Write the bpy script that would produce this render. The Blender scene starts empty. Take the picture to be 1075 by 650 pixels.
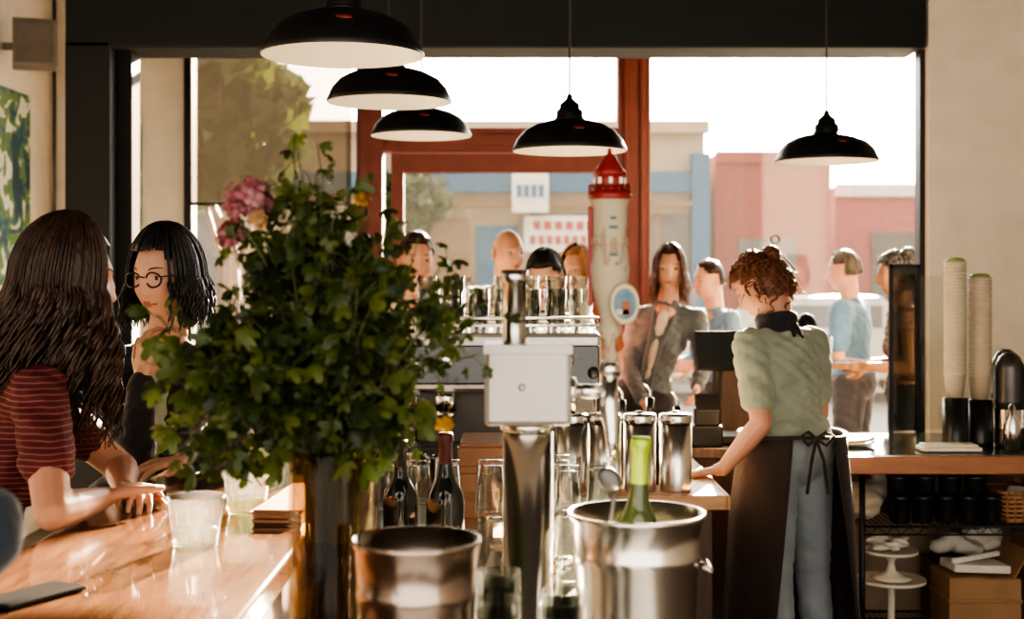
import bpy, bmesh, math, random
import numpy as np
from mathutils import Vector as V, Matrix, noise
random.seed(7)
R=random.random
def U(a,b): return a+(b-a)*random.random()
scene=bpy.context.scene
# ------------------------------------------------------------------ materials
def nt(name):
    m=bpy.data.materials.new(name); m.use_nodes=True
    n=m.node_tree; return m,n,n.nodes['Principled BSDF'],n.nodes['Material Output']
def M(name,col,rough=.5,metal=0.,var=.12,scale=8.,bump=0.,bscale=60.,trans=0.,emis=None,es=0.,stretch=(1,1,1),spec=.5,col2=None,sheen=0.,coat=0.,sss=0.):
    m,n,b,o=nt(name); N=n.nodes; L=n.links
    b.inputs['Roughness'].default_value=rough; b.inputs['Metallic'].default_value=metal
    b.inputs['Specular IOR Level'].default_value=spec
    b.inputs['Transmission Weight'].default_value=trans
    b.inputs['Sheen Weight'].default_value=sheen; b.inputs['Coat Weight'].default_value=coat
    if sss: b.inputs['Subsurface Weight'].default_value=sss; b.inputs['Subsurface Radius'].default_value=(1,.35,.2); b.inputs['Subsurface Scale'].default_value=.012
    tc=N.new('ShaderNodeTexCoord'); mp=N.new('ShaderNodeMapping'); mp.inputs['Scale'].default_value=stretch
    L.new(tc.outputs['Object'],mp.inputs['Vector'])
    nz=N.new('ShaderNodeTexNoise'); nz.inputs['Scale'].default_value=scale; nz.inputs['Detail'].default_value=5
    L.new(mp.outputs[0],nz.inputs['Vector'])
    cr=N.new('ShaderNodeValToRGB'); e=cr.color_ramp.elements
    e[0].position=.3; e[1].position=.7
    c2=col2 if col2 else tuple(min(1,c*(1+var)) for c in col)
    c1=col if col2 else tuple(c*(1-var) for c in col)
    e[0].color=(*c1,1); e[1].color=(*c2,1)
    L.new(nz.outputs['Fac'],cr.inputs['Fac']); L.new(cr.outputs['Color'],b.inputs['Base Color'])
    if bump:
        n2=N.new('ShaderNodeTexNoise'); n2.inputs['Scale'].default_value=bscale; n2.inputs['Detail'].default_value=3
        L.new(mp.outputs[0],n2.inputs['Vector'])
        bp=N.new('ShaderNodeBump'); bp.inputs['Strength'].default_value=bump; bp.inputs['Distance'].default_value=.01
        L.new(n2.outputs['Fac'],bp.inputs['Height']); L.new(bp.outputs[0],b.inputs['Normal'])
    if emis:
        b.inputs['Emission Color'].default_value=(*emis,1); b.inputs['Emission Strength'].default_value=es
    return m
def thin_glass(name,tint=(.95,.97,.95),refl=1.,rough=.02,haze=0.,hcol=(1,.95,.86)):
    m=bpy.data.materials.new(name); m.use_nodes=True; n=m.node_tree; N=n.nodes; L=n.links
    N.clear(); o=N.new('ShaderNodeOutputMaterial'); t=N.new('ShaderNodeBsdfTransparent'); g=N.new('ShaderNodeBsdfGlossy')
    t.inputs['Color'].default_value=(*tint,1); g.inputs['Roughness'].default_value=rough
    nz=N.new('ShaderNodeTexNoise'); nz.inputs['Scale'].default_value=25
    bp=N.new('ShaderNodeBump'); bp.inputs['Strength'].default_value=.03; L.new(nz.outputs['Fac'],bp.inputs['Height']); L.new(bp.outputs[0],g.inputs['Normal'])
    lw=N.new('ShaderNodeLayerWeight'); lw.inputs['Blend'].default_value=.35
    mu=N.new('ShaderNodeMath'); mu.operation='MULTIPLY_ADD'; mu.inputs[1].default_value=.7*refl; mu.inputs[2].default_value=.05*refl
    L.new(lw.outputs['Facing'],mu.inputs[0])
    base=t
    if haze:
        tl=N.new('ShaderNodeBsdfTranslucent'); tl.inputs[0].default_value=(*hcol,1); df=N.new('ShaderNodeBsdfDiffuse'); df.inputs[0].default_value=(*hcol,1)
        m1=N.new('ShaderNodeMixShader'); m1.inputs[0].default_value=.4; L.new(tl.outputs[0],m1.inputs[1]); L.new(df.outputs[0],m1.inputs[2])
        m2=N.new('ShaderNodeMixShader'); n3=N.new('ShaderNodeTexNoise'); n3.inputs['Scale'].default_value=1.2
        k=N.new('ShaderNodeMath'); k.operation='MULTIPLY'; k.inputs[1].default_value=haze*2; L.new(n3.outputs['Fac'],k.inputs[0]); L.new(k.outputs[0],m2.inputs[0])
        L.new(t.outputs[0],m2.inputs[1]); L.new(m1.outputs[0],m2.inputs[2]); base=m2
    mx=N.new('ShaderNodeMixShader'); L.new(mu.outputs[0],mx.inputs[0]); L.new(base.outputs[0],mx.inputs[1]); L.new(g.outputs[0],mx.inputs[2]); L.new(mx.outputs[0],o.inputs[0])
    return m
def leafmat(name,c,c2):
    m=M(name,c,.45,col2=c2,scale=30); n=m.node_tree; N=n.nodes; L=n.links
    b=N['Principled BSDF']; tr=N.new('ShaderNodeBsdfTranslucent'); mx=N.new('ShaderNodeMixShader'); mx.inputs[0].default_value=.35
    tr.inputs['Color'].default_value=(min(1,c2[0]*1.5),min(1,c2[1]*1.5),c2[2]*1.0,1)
    L.new(b.outputs[0],mx.inputs[1]); L.new(tr.outputs[0],mx.inputs[2]); L.new(mx.outputs[0],N['Material Output'].inputs[0])
    return m
def stripes(name,c1,c2,freq,width=.25,axis='Z',rough=.8):
    m,n,b,o=nt(name); N=n.nodes; L=n.links; b.inputs['Roughness'].default_value=rough
    tc=N.new('ShaderNodeTexCoord'); sp=N.new('ShaderNodeSeparateXYZ'); L.new(tc.outputs['Object'],sp.inputs[0])
    a=N.new('ShaderNodeMath'); a.operation='MULTIPLY'; a.inputs[1].default_value=freq; L.new(sp.outputs[axis],a.inputs[0])
    nz=N.new('ShaderNodeTexNoise'); nz.inputs['Scale'].default_value=5
    ad=N.new('ShaderNodeMath'); ad.operation='ADD'; L.new(a.outputs[0],ad.inputs[0]); L.new(nz.outputs['Fac'],ad.inputs[1])
    f=N.new('ShaderNodeMath'); f.operation='FRACT'; L.new(ad.outputs[0],f.inputs[0])
    g=N.new('ShaderNodeMath'); g.operation='LESS_THAN'; g.inputs[1].default_value=width; L.new(f.outputs[0],g.inputs[0])
    mx=N.new('ShaderNodeMix'); mx.data_type='RGBA'; mx.inputs[6].default_value=(*c1,1); mx.inputs[7].default_value=(*c2,1)
    L.new(g.outputs[0],mx.inputs[0]); L.new(mx.outputs[2],b.inputs['Base Color'])
    return m
black=M('black_paint',(.009,.009,.010),.45)
beamm=M('dark_beam',(.006,.008,.008),.65,bump=.1)
cream=M('cream_wall',(.70,.63,.53),.85,var=.05,bump=.15,bscale=120)
whitep=M('white_enamel',(.72,.67,.55),.35,var=.03)
redp=M('red_frame',(.12,.024,.014),.5,var=.15)
steel=M('steel',(.70,.68,.64),.17,1.,var=.08,scale=6,bump=.03,bscale=30)
steelb=M('brushed_steel',(.56,.53,.49),.38,1.,var=.05,bump=.05,bscale=200,stretch=(1,1,.05))
steelx=M('satin_steel_box',(.34,.315,.29),.42,1.,var=.05,bump=.05,bscale=200,stretch=(1,1,.05))
steelv=M('steel_pipe',(.66,.63,.59),.18,1.,var=.05)
dsteel=M('dark_steel',(.12,.115,.11),.35,.8)
wood=M('counter_wood',(.085,.040,.021),.13,col2=(.17,.085,.045),scale=9,stretch=(9,.8,1),bump=.04,coat=.8)
woodl=M('light_wood',(.42,.22,.10),.4,col2=(.55,.32,.16),scale=10,stretch=(1,8,8))
woodd=M('dark_wood',(.06,.032,.02),.5,col2=(.10,.05,.03),scale=8,stretch=(6,1,1))
floorm=M('floor_concrete',(.07,.055,.04),.5,col2=(.12,.09,.07),scale=3,bump=.1)
ceilm=M('ceiling_dark',(.05,.045,.04),.9)
glass=thin_glass('clear_glass'); pane=thin_glass('window_glass',(.97,.98,.98),.15,.02,.0032,(1,.93,.80))  # window pane mixes in warm scatter to imitate veiling glare from the backlight
vglass=thin_glass('vase_glass',(.74,.66,.52),.30,.03); plasticg=thin_glass('plastic_cup_clear',(.95,.95,.92),.8,.08,.03,(.95,.95,.92))
water=thin_glass('water',(.82,.84,.62),.4)
wine=M('wine_bottle_glass',(.010,.012,.010),.08,coat=.6)
foil=M('green_foil',(.32,.45,.06),.3,.4); goldf=M('gold_foil',(.7,.5,.15),.3,.9)
paper=M('paper_white',(.72,.68,.60),.8,var=.06,scale=20)
cardb=M('cardboard',(.36,.21,.11),.85); brownp=M('brown_menu',(.24,.10,.055),.6)
plasticb=M('black_plastic',(.012,.012,.013),.3)
skinA=M('skin_fair',(.50,.26,.175),.5,var=.07,scale=14,bump=.05,bscale=220,sss=.12); skinB=M('skin_light',(.55,.32,.23),.5,var=.07,scale=14,bump=.05,bscale=220,sss=.12)
skinC=M('skin_brown',(.18,.085,.045),.5,var=.06); lip=M('lips',(.36,.10,.08),.4); eyew=M('eye_white',(.50,.45,.41),.3); iris=M('iris_dark',(.03,.02,.012),.1)
def hairm(n,c,c2): return M(n,c,.38,col2=c2,scale=40,stretch=(1,1,.15),bump=.4,bscale=160)
h_brown=hairm('hair_brown',(.016,.008,.005),(.050,.023,.012)); h_black=hairm('hair_black',(.004,.0035,.0035),(.011,.009,.008))
h_red=hairm('hair_red',(.075,.025,.011),(.20,.078,.036)); h_blond=hairm('hair_blond',(.26,.11,.045),(.45,.23,.10)); h_ash=hairm('hair_auburn',(.05,.019,.011),(.12,.045,.023)); h_grey=hairm('hair_grey',(.05,.038,.032),(.11,.085,.07))
def cloth(n,c,**k): return M(n,c,.85,var=.12,scale=10,bump=.5,bscale=18,sheen=.25,**k)
# ------------------------------------------------------------------ mesh builder
I3=Matrix.Identity(3)
def frame(d):
    d=d.normalized(); a=V((0,0,1)) if abs(d.z)<.9 else V((1,0,0))
    x=a.cross(d).normalized(); y=d.cross(x); return Matrix((x,y,d)).transposed()
class MB:
    def __init__(s): s.v=[];s.f=[];s.m=[];s.sm=[]
    def add(s,vs,fs,m=0,sm=True):
        o=len(s.v); s.v+= [tuple(p) for p in vs]
        for f in fs: s.f.append([i+o for i in f]); s.m.append(m); s.sm.append(sm)
    def tube(s,pts,r,seg=8,m=0,closed=False,flat=1.):
        pts=[V(p) for p in pts]; n=len(pts)
        rr=r if isinstance(r,(list,tuple)) else [r]*n
        vs=[];fs=[]; x=None
        for i,p in enumerate(pts):
            if closed: d=pts[(i+1)%n]-pts[i-1]
            else: d=pts[min(i+1,n-1)]-pts[max(i-1,0)]
            if d.length<1e-9: d=V((0,0,1))
            d.normalize()
            if x is None: x=frame(d).col[0].copy()
            x=(x-d*x.dot(d)); 
            if x.length<1e-6: x=frame(d).col[0].copy()
            x.normalize(); y=d.cross(x)
            for k in range(seg):
                a=2*math.pi*k/seg; vs.append(p+x*math.cos(a)*rr[i]+y*math.sin(a)*rr[i]*flat)
        for i in range(n if closed else n-1):
            j=(i+1)%n
            for k in range(seg):
                k2=(k+1)%seg; fs.append([i*seg+k,i*seg+k2,j*seg+k2,j*seg+k])
        if not closed: fs.append(list(range(seg))[::-1]); fs.append([(n-1)*seg+k for k in range(seg)])
        s.add(vs,fs,m)
    def ell(s,c,rad,rot=I3,m=0,u=16,w=10):
        if not isinstance(rad,(tuple,list)): rad=(rad,)*3
        c=V(c); vs=[c+rot@V((0,0,rad[2]))];fs=[]
        for i in range(1,w):
            ph=math.pi*i/w
            for k in range(u):
                a=2*math.pi*k/u; vs.append(c+rot@V((rad[0]*math.sin(ph)*math.cos(a),rad[1]*math.sin(ph)*math.sin(a),rad[2]*math.cos(ph))))
        vs.append(c+rot@V((0,0,-rad[2]))); e=len(vs)-1
        for k in range(u):
            k2=(k+1)%u; fs.append([0,1+k,1+k2]); fs.append([e,1+(w-2)*u+k2,1+(w-2)*u+k])
            for i in range(w-2): fs.append([1+i*u+k,1+(i+1)*u+k,1+(i+1)*u+k2,1+i*u+k2])
        s.add(vs,fs,m)
    def box(s,c,size,rot=I3,m=0):
        c=V(c); h=[x/2 for x in size]
        vs=[c+rot@V((sx*h[0],sy*h[1],sz*h[2])) for sx in(-1,1) for sy in(-1,1) for sz in(-1,1)]
        s.add(vs,[[0,1,3,2],[4,6,7,5],[0,4,5,1],[2,3,7,6],[0,2,6,4],[1,5,7,3]],m,False)
    def bx(s,lo,hi,m=0): s.box([(a+b)/2 for a,b in zip(lo,hi)],[b-a for a,b in zip(lo,hi)],I3,m)
    def lathe(s,prof,c=(0,0,0),rot=I3,m=0,seg=40):
        c=V(c); vs=[];fs=[]; n=len(prof)
        for (r,z) in prof:
            for k in range(seg):
                a=2*math.pi*k/seg; vs.append(c+rot@V((max(r,1e-4)*math.cos(a),max(r,1e-4)*math.sin(a),z)))
        for i in range(n-1):
            for k in range(seg):
                k2=(k+1)%seg; fs.append([i*seg+k,i*seg+k2,(i+1)*seg+k2,(i+1)*seg+k])
        s.add(vs,fs,m)
    def cap(s,p,q,r1,r2,m=0):
        p=V(p);q=V(q); s.ell(p,r1,I3,m,12,8); s.ell(q,r2,I3,m,12,8)
        if (q-p).length>1e-5: s.tube([p,q],[r1,r2],12,m)
    def mesh(s,name):
        me=bpy.data.meshes.new(name); me.from_pydata(s.v,[],s.f); me.update()
        me.polygons.foreach_set('material_index',s.m); me.polygons.foreach_set('use_smooth',s.sm); return me
    def obj(s,name,mats,parent=None,bevel=0.,solid=0.,recalc=True):
        me=s.mesh(name)
        if recalc:
            b=bmesh.new(); b.from_mesh(me); bmesh.ops.recalc_face_normals(b,faces=b.faces); b.to_mesh(me); b.free()
        for m in (mats if isinstance(mats,(list,tuple)) else [mats]): me.materials.append(m)
        o=bpy.data.objects.new(name,me); scene.collection.objects.link(o)
        if solid: md=o.modifiers.new('s','SOLIDIFY'); md.thickness=solid
        if bevel: md=o.modifiers.new('b','BEVEL'); md.width=bevel; md.segments=2; md.limit_method='ANGLE'
        par(o,parent); return o
def par(o,p):
    if p is not None: o.parent=p; o.matrix_parent_inverse=Matrix.Translation(-p.location)
def E(name,loc):
    e=bpy.data.objects.new(name,None); e.location=loc; e.empty_display_size=.1; scene.collection.objects.link(e); return e
def blob(name,mb,mat,parent,voxel=.006,it=4,folds=0.):
    me=mb.mesh('tmp'); o=bpy.data.objects.new('tmp',me); scene.collection.objects.link(o)
    md=o.modifiers.new('r','REMESH'); md.mode='VOXEL'; md.voxel_size=voxel; md.use_smooth_shade=True
    sm=o.modifiers.new('s','SMOOTH'); sm.factor=.5; sm.iterations=it
    dg=bpy.context.evaluated_depsgraph_get(); m2=bpy.data.meshes.new_from_object(o.evaluated_get(dg))
    bpy.data.objects.remove(o); m2.name=name; m2.materials.clear(); m2.materials.append(mat)
    m2.polygons.foreach_set('use_smooth',[True]*len(m2.polygons))
    if folds:
        n=len(m2.vertices); co=np.empty(n*3,np.float32); no=np.empty(n*3,np.float32); m2.vertices.foreach_get('co',co); m2.vertices.foreach_get('normal',no)
        co=co.reshape(-1,3).astype(float); no=no.reshape(-1,3); x,y,z=co.T
        w1=np.sin(x*31+y*23+z*47+2.2*np.sin(z*13+x*9)); w2=np.sin(-x*44+y*37+z*66+1.9*np.sin(x*17+y*15)); w3=np.sin(x*70+z*105+y*60+2.5*np.sin(z*23))
        d=folds*(.55*np.abs(w1)+.35*np.abs(w2)+.2*w3-.35); co=co+no*d[:,None]
        m2.vertices.foreach_set('co',co.astype(np.float32).ravel()); m2.update()
    o=bpy.data.objects.new(name,m2); scene.collection.objects.link(o); par(o,parent); return o
def simple(name,lo,hi,mat,bevel=0,parent=None):
    b=MB(); b.bx(lo,hi); return b.obj(name,mat,parent,bevel)
# ------------------------------------------------------------------ room
simple('floor',(-3.1,-1.5,-.1),(3.4,8.6,0),floorm)
simple('ceiling',(-3.1,-.5,3.4),(3.4,8.6,3.5),ceilm)
simple('wall_left',(-3.05,-1.5,0),(-2.9,8.6,3.4),cream)
simple('wall_side_right',(3.2,-1.5,0),(3.35,8.6,3.4),cream)
simple('wall_right',(1.97,6.3,0),(3.2,6.44,3.4),cream)
b=MB(); b.bx((-2.9,8.4,0),(-2.04,8.55,3.4)); b.bx((-2.04,8.4,0),(-.975,8.55,.5)); b.bx((.867,8.4,0),(3.2,8.55,.45)); b.bx((-2.04,8.4,3.3),(3.2,8.55,3.4))
b.obj('wall_front',cream)
simple('ceiling_beam',(-2.113,6.3,2.63),(1.955,6.62,3.4),beamm,.01)
b=MB(); b.bx((-2.113,6.3,0),(-1.90,6.5,2.66)); b.bx((-1.93,6.42,0),(-1.83,6.56,2.66)); b.bx((-2.14,6.28,0),(-1.82,6.58,.12)); b.obj('structural_column',beamm,None,.006)
b=MB(); b.bx((1.945,6.36,0),(1.97,6.44,2.63)); b.obj('trim_1',black)
b=MB()
b.bx((-.975,8.34,0),(-.81,8.5,3.3)); b.bx((.66,8.34,0),(.867,8.5,3.3)); b.bx((-.81,8.34,2.33),(.66,8.5,2.48)); b.bx((-.79,8.33,2.37),(.64,8.36,2.44))
b.bx((-.95,8.32,0),(-.90,8.36,3.1)); b.bx((.70,8.32,0),(.73,8.36,3.1)); b.bx((.80,8.32,0),(.83,8.36,3.1)); b.bx((-.81,8.34,3.24),(.66,8.5,3.3))
b.obj('trim_red_frame',redp,None,.006)
b=MB(); b.bx((-.76,8.38,.02),(-.68,8.43,2.32)); b.bx((.55,8.38,.02),(.65,8.43,2.32)); b.bx((-.68,8.38,2.2),(.55,8.43,2.32)); b.bx((-.68,8.38,.02),(.55,8.43,.3)); b.bx((-.68,8.38,1.0),(.55,8.43,1.08))
b.bx((-.68,8.40,.3),(.55,8.41,2.2),1); b.tube([(.5,8.33,1.0),(.5,8.33,1.3)],.012,8,2); b.obj('door_1',[redp,pane,steel],None,.004)
b=MB(); b.bx((.87,8.44,.45),(3.2,8.45,3.3)); b.obj('window_1',pane)
b=MB(); b.bx((-2.04,8.44,.5),(-.975,8.45,3.3)); b.obj('window_2',pane)
b=MB(); b.bx((-.81,8.44,2.48),(.66,8.45,3.24)); b.obj('window_3',pane)
b=MB(); b.bx((-2.04,8.36,.46),(-.975,8.6,.5)); b.bx((.867,8.34,.42),(3.2,8.6,.47)); b.bx((-2.06,8.37,.5),(-2.01,8.5,3.1)); b.obj('trim_2',black)
m,n,bb,o=nt('shade_mesh'); N=n.nodes; L=n.links
tr=N.new('ShaderNodeBsdfTransparent'); tr.inputs[0].default_value=(.36,.30,.26,1); mx=N.new('ShaderNodeMixShader'); mx.inputs[0].default_value=.35
tl=N.new('ShaderNodeBsdfTranslucent'); tl.inputs[0].default_value=(.009,.0075,.006,1); wv=N.new('ShaderNodeTexNoise'); wv.inputs['Scale'].default_value=400
bp=N.new('ShaderNodeBump'); bp.inputs['Strength'].default_value=.2; L.new(wv.outputs['Fac'],bp.inputs['Height']); L.new(bp.outputs[0],tl.inputs['Normal'])
L.new(tr.outputs[0],mx.inputs[1]); L.new(tl.outputs[0],mx.inputs[2]); L.new(mx.outputs[0],o.inputs[0])
b=MB(); b.add([(-2.0,8.30,2.0),(-1.0,8.30,2.0),(-1.0,8.30,3.1),(-2.0,8.30,3.1)],[[0,1,2,3]],0,False); b.tube([(-2.0,8.3,3.08),(-1.0,8.3,3.08)],.03,12,1); b.tube([(-2.0,8.30,2.0),(-1.0,8.30,2.0)],.012,8,1); b.obj('roller_shade',[m,dsteel])
# ------------------------------------------------------------------ art & speaker
def painting(name,lo,hi,sc,cols):
    m,n,bb,o=nt(name+'_paint'); N=n.nodes;L=n.links
    nz=N.new('ShaderNodeTexNoise'); nz.inputs['Scale'].default_value=sc; nz.inputs['Distortion'].default_value=1.6; tc=N.new('ShaderNodeTexCoord'); L.new(tc.outputs['Object'],nz.inputs['Vector'])
    cr=N.new('ShaderNodeValToRGB'); cr.color_ramp.interpolation='CONSTANT'
    for i,c in enumerate(cols):
        if i<2: e=cr.color_ramp.elements[i]
        else: e=cr.color_ramp.elements.new(.5)
        e.position=.0 if i==0 else .36+.055*i; e.color=(*c,1)
    L.new(nz.outputs['Fac'],cr.inputs['Fac']); L.new(cr.outputs[0],bb.inputs['Base Color'])
    b=MB(); b.bx(lo,hi,0); 
    b.obj(name,[m],None,.003)
painting('abstract_painting',(-2.895,7.25,1.50),(-2.86,7.92,2.62),4.5,[(.01,.05,.07),(.02,.11,.13),(.10,.18,.05),(.55,.55,.48),(.30,.10,.04)])
painting('abstract_painting.001',(-2.56,8.34,1.6),(-2.33,8.395,2.55),5,[(.02,.10,.16),(.05,.25,.35),(.10,.30,.18),(.6,.6,.5),(.35,.12,.05)])
b=MB(); b.box((-2.70,7.55,2.86),(.24,.18,.27),Matrix.Rotation(.35,3,'Z')); b.box((-2.86,7.6,2.86),(.12,.04,.04)); b.box((-2.67,7.455,2.86),(.2,.012,.23),Matrix.Rotation(.35,3,'Z'),1)
b.obj('wall_speaker',[M('speaker_grey',(.22,.19,.16),.6),M('speaker_grille',(.16,.14,.12),.8)],None,.01)
b=MB(); b.tube([(-2.87,8.36,3.3),(-2.87,8.36,1.2)],.012); b.obj('corner_dark_line',dsteel)  # thin dark tube drawing the line down the far left wall corner
# ------------------------------------------------------------------ pendant lamps
def lamp(x,y,z,Rr=.2):
    e=E('pendant_lamp',(x,y,z)); k=Rr/.2
    out=[(.2,0),(.202,.006),(.196,.018),(.184,.045),(.160,.072),(.122,.093),(.078,.106),(.05,.112),(.047,.122),(.047,.142),(.036,.150),(.034,.168),(.022,.176),(.012,.186),(.010,.200),(.0,.2)]
    inn=[(.2,0),(.192,.012),(.180,.040),(.155,.066),(.118,.086),(.075,.098),(.0,.100)]
    b=MB(); b.lathe([(r*k,h*k) for r,h in out],(x,y,z),m=0,seg=56); b.lathe([(r*k,h*k) for r,h in inn],(x,y,z),m=1,seg=56)
    b.lathe([(.05*k,.110*k),(.053*k,.114*k),(.05*k,.118*k)],(x,y,z),m=0)
    b.obj('shade',[black,whitep],e,recalc=False)
    b=MB(); b.tube([(x,y,z+.19*k),(x,y,3.4)],.004); b.lathe([(0,3.37),(.05,3.375),(.055,3.4)],(x,y,0)); b.obj('cord',black,e)
    b=MB(); b.tube([(x,y,z+.1),(x,y,z+.085)],.018,12,0); b.ell((x,y,z+.068),(.026,.026,.028),m=1); b.obj('bulb',[steel,M('bulb_glow',(1,.9,.7),.3,emis=(1,.82,.55),es=1.5)],e)
    b=MB(); b.ell((x+.02,y-.160*k,z+.066*k),(.024,.006,.009),Matrix.Rotation(-.75,3,'X')); b.obj('maker_badge',M('badge_red',(.20,.025,.018),.5),e)
    l=bpy.data.lights.new('bulb_light','POINT'); l.energy=.3; l.color=(1,.82,.6); l.shadow_soft_size=.03
    o=bpy.data.objects.new('bulb_light',l); o.location=(x,y,z+.02); scene.collection.objects.link(o); par(o,e)
lamp(-.4225,3.33,2.10,.202); lamp(-.395,4.3,2.11); lamp(-.363,5.33,2.11); lamp(.203,4.7,1.99); lamp(1.236,5.24,2.0)
# ------------------------------------------------------------------ counters
ZC=.875
b=MB(); b.bx((-.88,1.3,1.015),(-.39,5.2,1.06),0); b.obj('bar_top_wood',wood,None,.006)
b=MB(); b.bx((-.60,1.35,0),(-.43,5.15,1.013),0); 
for i in range(12): b.bx((-.615,1.4+i*.31,.12),(-.60,1.4+i*.31+.28,.95),0)
b.obj('bar_front_panel',woodd,None,.003)
b=MB(); b.bx((-.425,1.35,.835),(.35,4.08,ZC),0); b.bx((-.425,1.4,0),(.32,4.05,.833),1); b.obj('back_bar_counter',[steelb,dsteel],None,.004)
b=MB(); b.bx((-.425,4.1,.83),(.66,5.2,ZC),0); b.bx((-.425,4.12,0),(.62,5.18,.828),1); b.bx((.66,4.1,.83),(.672,5.2,ZC),2); b.obj('espresso_counter',[woodl,woodd,woodl],None,.004)
e=E('service_counter',(1.9,5.2,.87))
b=MB(); b.bx((1.15,4.84,.83),(2.8,4.87,.895),0); b.bx((1.15,4.87,.83),(2.8,5.55,.885),1); b.obj('top',[M('counter_edge_wood',(.32,.13,.06),.35,col2=(.40,.18,.085),stretch=(1,6,6)),woodd],e,.004)
b=MB(); b.bx((1.15,4.88,.887),(2.8,5.55,.897)); b.obj('glass_top',M('glass_top_dark',(.10,.13,.12),.08,var=.05,coat=.5),e)
wr=E('wire_rack',(1.9,5.2,.4)); b=MB()
for x in (1.30,2.15,2.7):
    for y in (4.95,5.45): b.tube([(x,y,.0),(x,y,.83)],.011,8)
for z in (.18,.62):
    for y in (4.95,5.45): b.tube([(1.3,y,z),(2.7,y,z)],.005,6); b.tube([(1.3,y,z-.03),(2.7,y,z-.03)],.004,6)
    for i in range(60): x=1.3+i*1.4/59; b.tube([(x,4.95,z),(x,5.45,z)],.002,5)
    for i in range(24):
        x=1.3+i*1.4/24; b.tube([(x,4.95,z),(x+.029,4.95,z-.03),(x+.058,4.95,z)],.002,5)
b.obj('rack_wires',black,wr)
simple('storage_back_panel',(1.15,5.5,0),(2.8,5.53,.82),M('storage_back',(.36,.27,.19),.8))
zs=.624
b=MB()
for i in range(6): b.ell((U(1.26,1.36)+.04,U(5.08,5.2),zs+.035+i*.012),(.07,.08,.033),Matrix.Rotation(U(-.5,.5),3,'Z'))
blob('folded_towels',b,cloth('towel',(.55,.45,.34)),None,.008,2,.006)
for i in range(5):
    x=1.46+i*.085; b=MB(); b.lathe([(0,0),(.036,0),(.038,.01),(.038,.085),(.04,.088),(.04,.105),(.0,.107)],(x,5.02,zs),seg=24); b.obj('storage_tin',plasticb)
for i in range(4):
    x=1.50+i*.10; b=MB(); b.lathe([(0,0),(.042,0),(.042,.14),(.044,.142),(.044,.155),(0,.157)],(x,5.18,zs),seg=24); b.obj('storage_jar',dsteel)
b=MB()
for i in range(12): b.ell((1.44+U(0,.36),5.34+U(-.04,.04),zs+.05+U(0,.11)),(.05,.04,.03))
blob('paper_bags',b,paper,None,.008,2,.008)
b=MB(); bc=(1.98,5.12)
for k in range(7):
    z=zs+.01+k*.017; g_=.12+k*.003
    b.tube([(bc[0]-g_,bc[1]-.11,z),(bc[0]+g_,bc[1]-.11,z),(bc[0]+g_,bc[1]+.11,z),(bc[0]-g_,bc[1]+.11,z)],.006,6,closed=True)
for k in range(9): 
    for sy in(-1,1): b.tube([(bc[0]-.12+k*.03,bc[1]+sy*.112,zs),(bc[0]-.12+k*.03,bc[1]+sy*.114,zs+.12)],.004,5)
b.bx((bc[0]-.12,bc[1]-.11,zs),(bc[0]+.12,bc[1]+.11,zs+.008)); b.obj('wicker_basket',M('wicker',(.40,.20,.09),.7))
b=MB()
for i in range(10): b.box((bc[0]+U(-.07,.07),bc[1]+U(-.06,.06),zs+.07+U(0,.08)),(.07,.05,.03),Matrix.Rotation(U(0,3),3,'Z')@Matrix.Rotation(U(-.5,.5),3,'X'),i%3)
b.obj('wrapped_snacks',[paper,brownp,plasticb],None,.005)
zl=.184
def cake(x,y,z,r,h):
    b=MB(); b.lathe([(0,0),(.075,0),(.078,.006),(.05,.014),(.018,.03),(.013,.06),(.015,h-.03),(.03,h-.008),(r*.9,h-.002),(r,h),(r,h+.012),(r*.97,h+.01),(r*.9,h+.006),(0,h+.006)],(x,y,z),seg=48); return b
b=cake(1.45,5.10,zl,.13,.2); b.obj('cake_stand',whitep); b=cake(1.45,5.10,zl+.209,.10,.10); b.obj('cake_stand.001',whitep)
b=MB()
for i in range(14): b.ell((1.45+U(-.06,.06),5.10+U(-.05,.05),zl+.332+U(0,.03)),(.035,.02,.012),Matrix.Rotation(U(0,3),3,'Z')@Matrix.Rotation(U(-1,1),3,'X'))
b.obj('wrapped_candies',paper)
e=E('cardboard_box',(1.80,5.08,zl)); b=MB(); b.bx((1.63,4.97,zl),(1.90,5.2,.42)); b.bx((1.625,4.965,.33),(1.905,5.205,.345)); b.obj('carton',cardb,e,.004)
b=MB(); b.bx((1.63,4.97,.42),(1.76,5.2,.424)); b.box((1.90,5.08,.47),(.004,.22,.12),Matrix.Rotation(.5,3,'Y')); b.obj('flaps',cardb,e)
b=MB(); b.box((1.76,5.07,.45),(.22,.14,.03),Matrix.Rotation(.1,3,'Z')@Matrix.Rotation(.05,3,'Y')); b.tube([(1.65,5.0,.48),(1.86,5.1,.49)],.012); b.obj('paper_parcels',paper,None,.006)
b=MB(); b.bx((2.02,4.98,zl),(2.06,5.4,.60)); b.bx((2.07,5.0,zl),(2.10,5.4,.56)); b.obj('cutting_boards',woodl,None,.006)
simple('storage_crate',(1.66,5.23,zl),(1.98,5.42,zl+.24),woodd,.004)
b=MB()
for i in range(10): b.ell((1.82+U(-.12,.12),5.32+U(-.05,.05),zl+.29+U(-.01,.05)),(.05,.04,.03))
blob('plastic_bag',b,paper,None,.008,2,.01)
def cupstack(x,y,z,n,r):
    b=MB(); pr=[(0,0),(r*.72,0)]
    for i in range(n):
        z0=.09+i*.0125; pr+=[(r*.985,z0-.004),(r*1.02,z0-.002),(r*1.02,z0+.002),(r*.93,z0+.004)]
    pr+=[(r*.9,z0)]; pr+=[(r*.72,z0-.07),(0,z0-.07)]
    b.lathe(pr,(x,y,z),seg=32); return b
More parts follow.
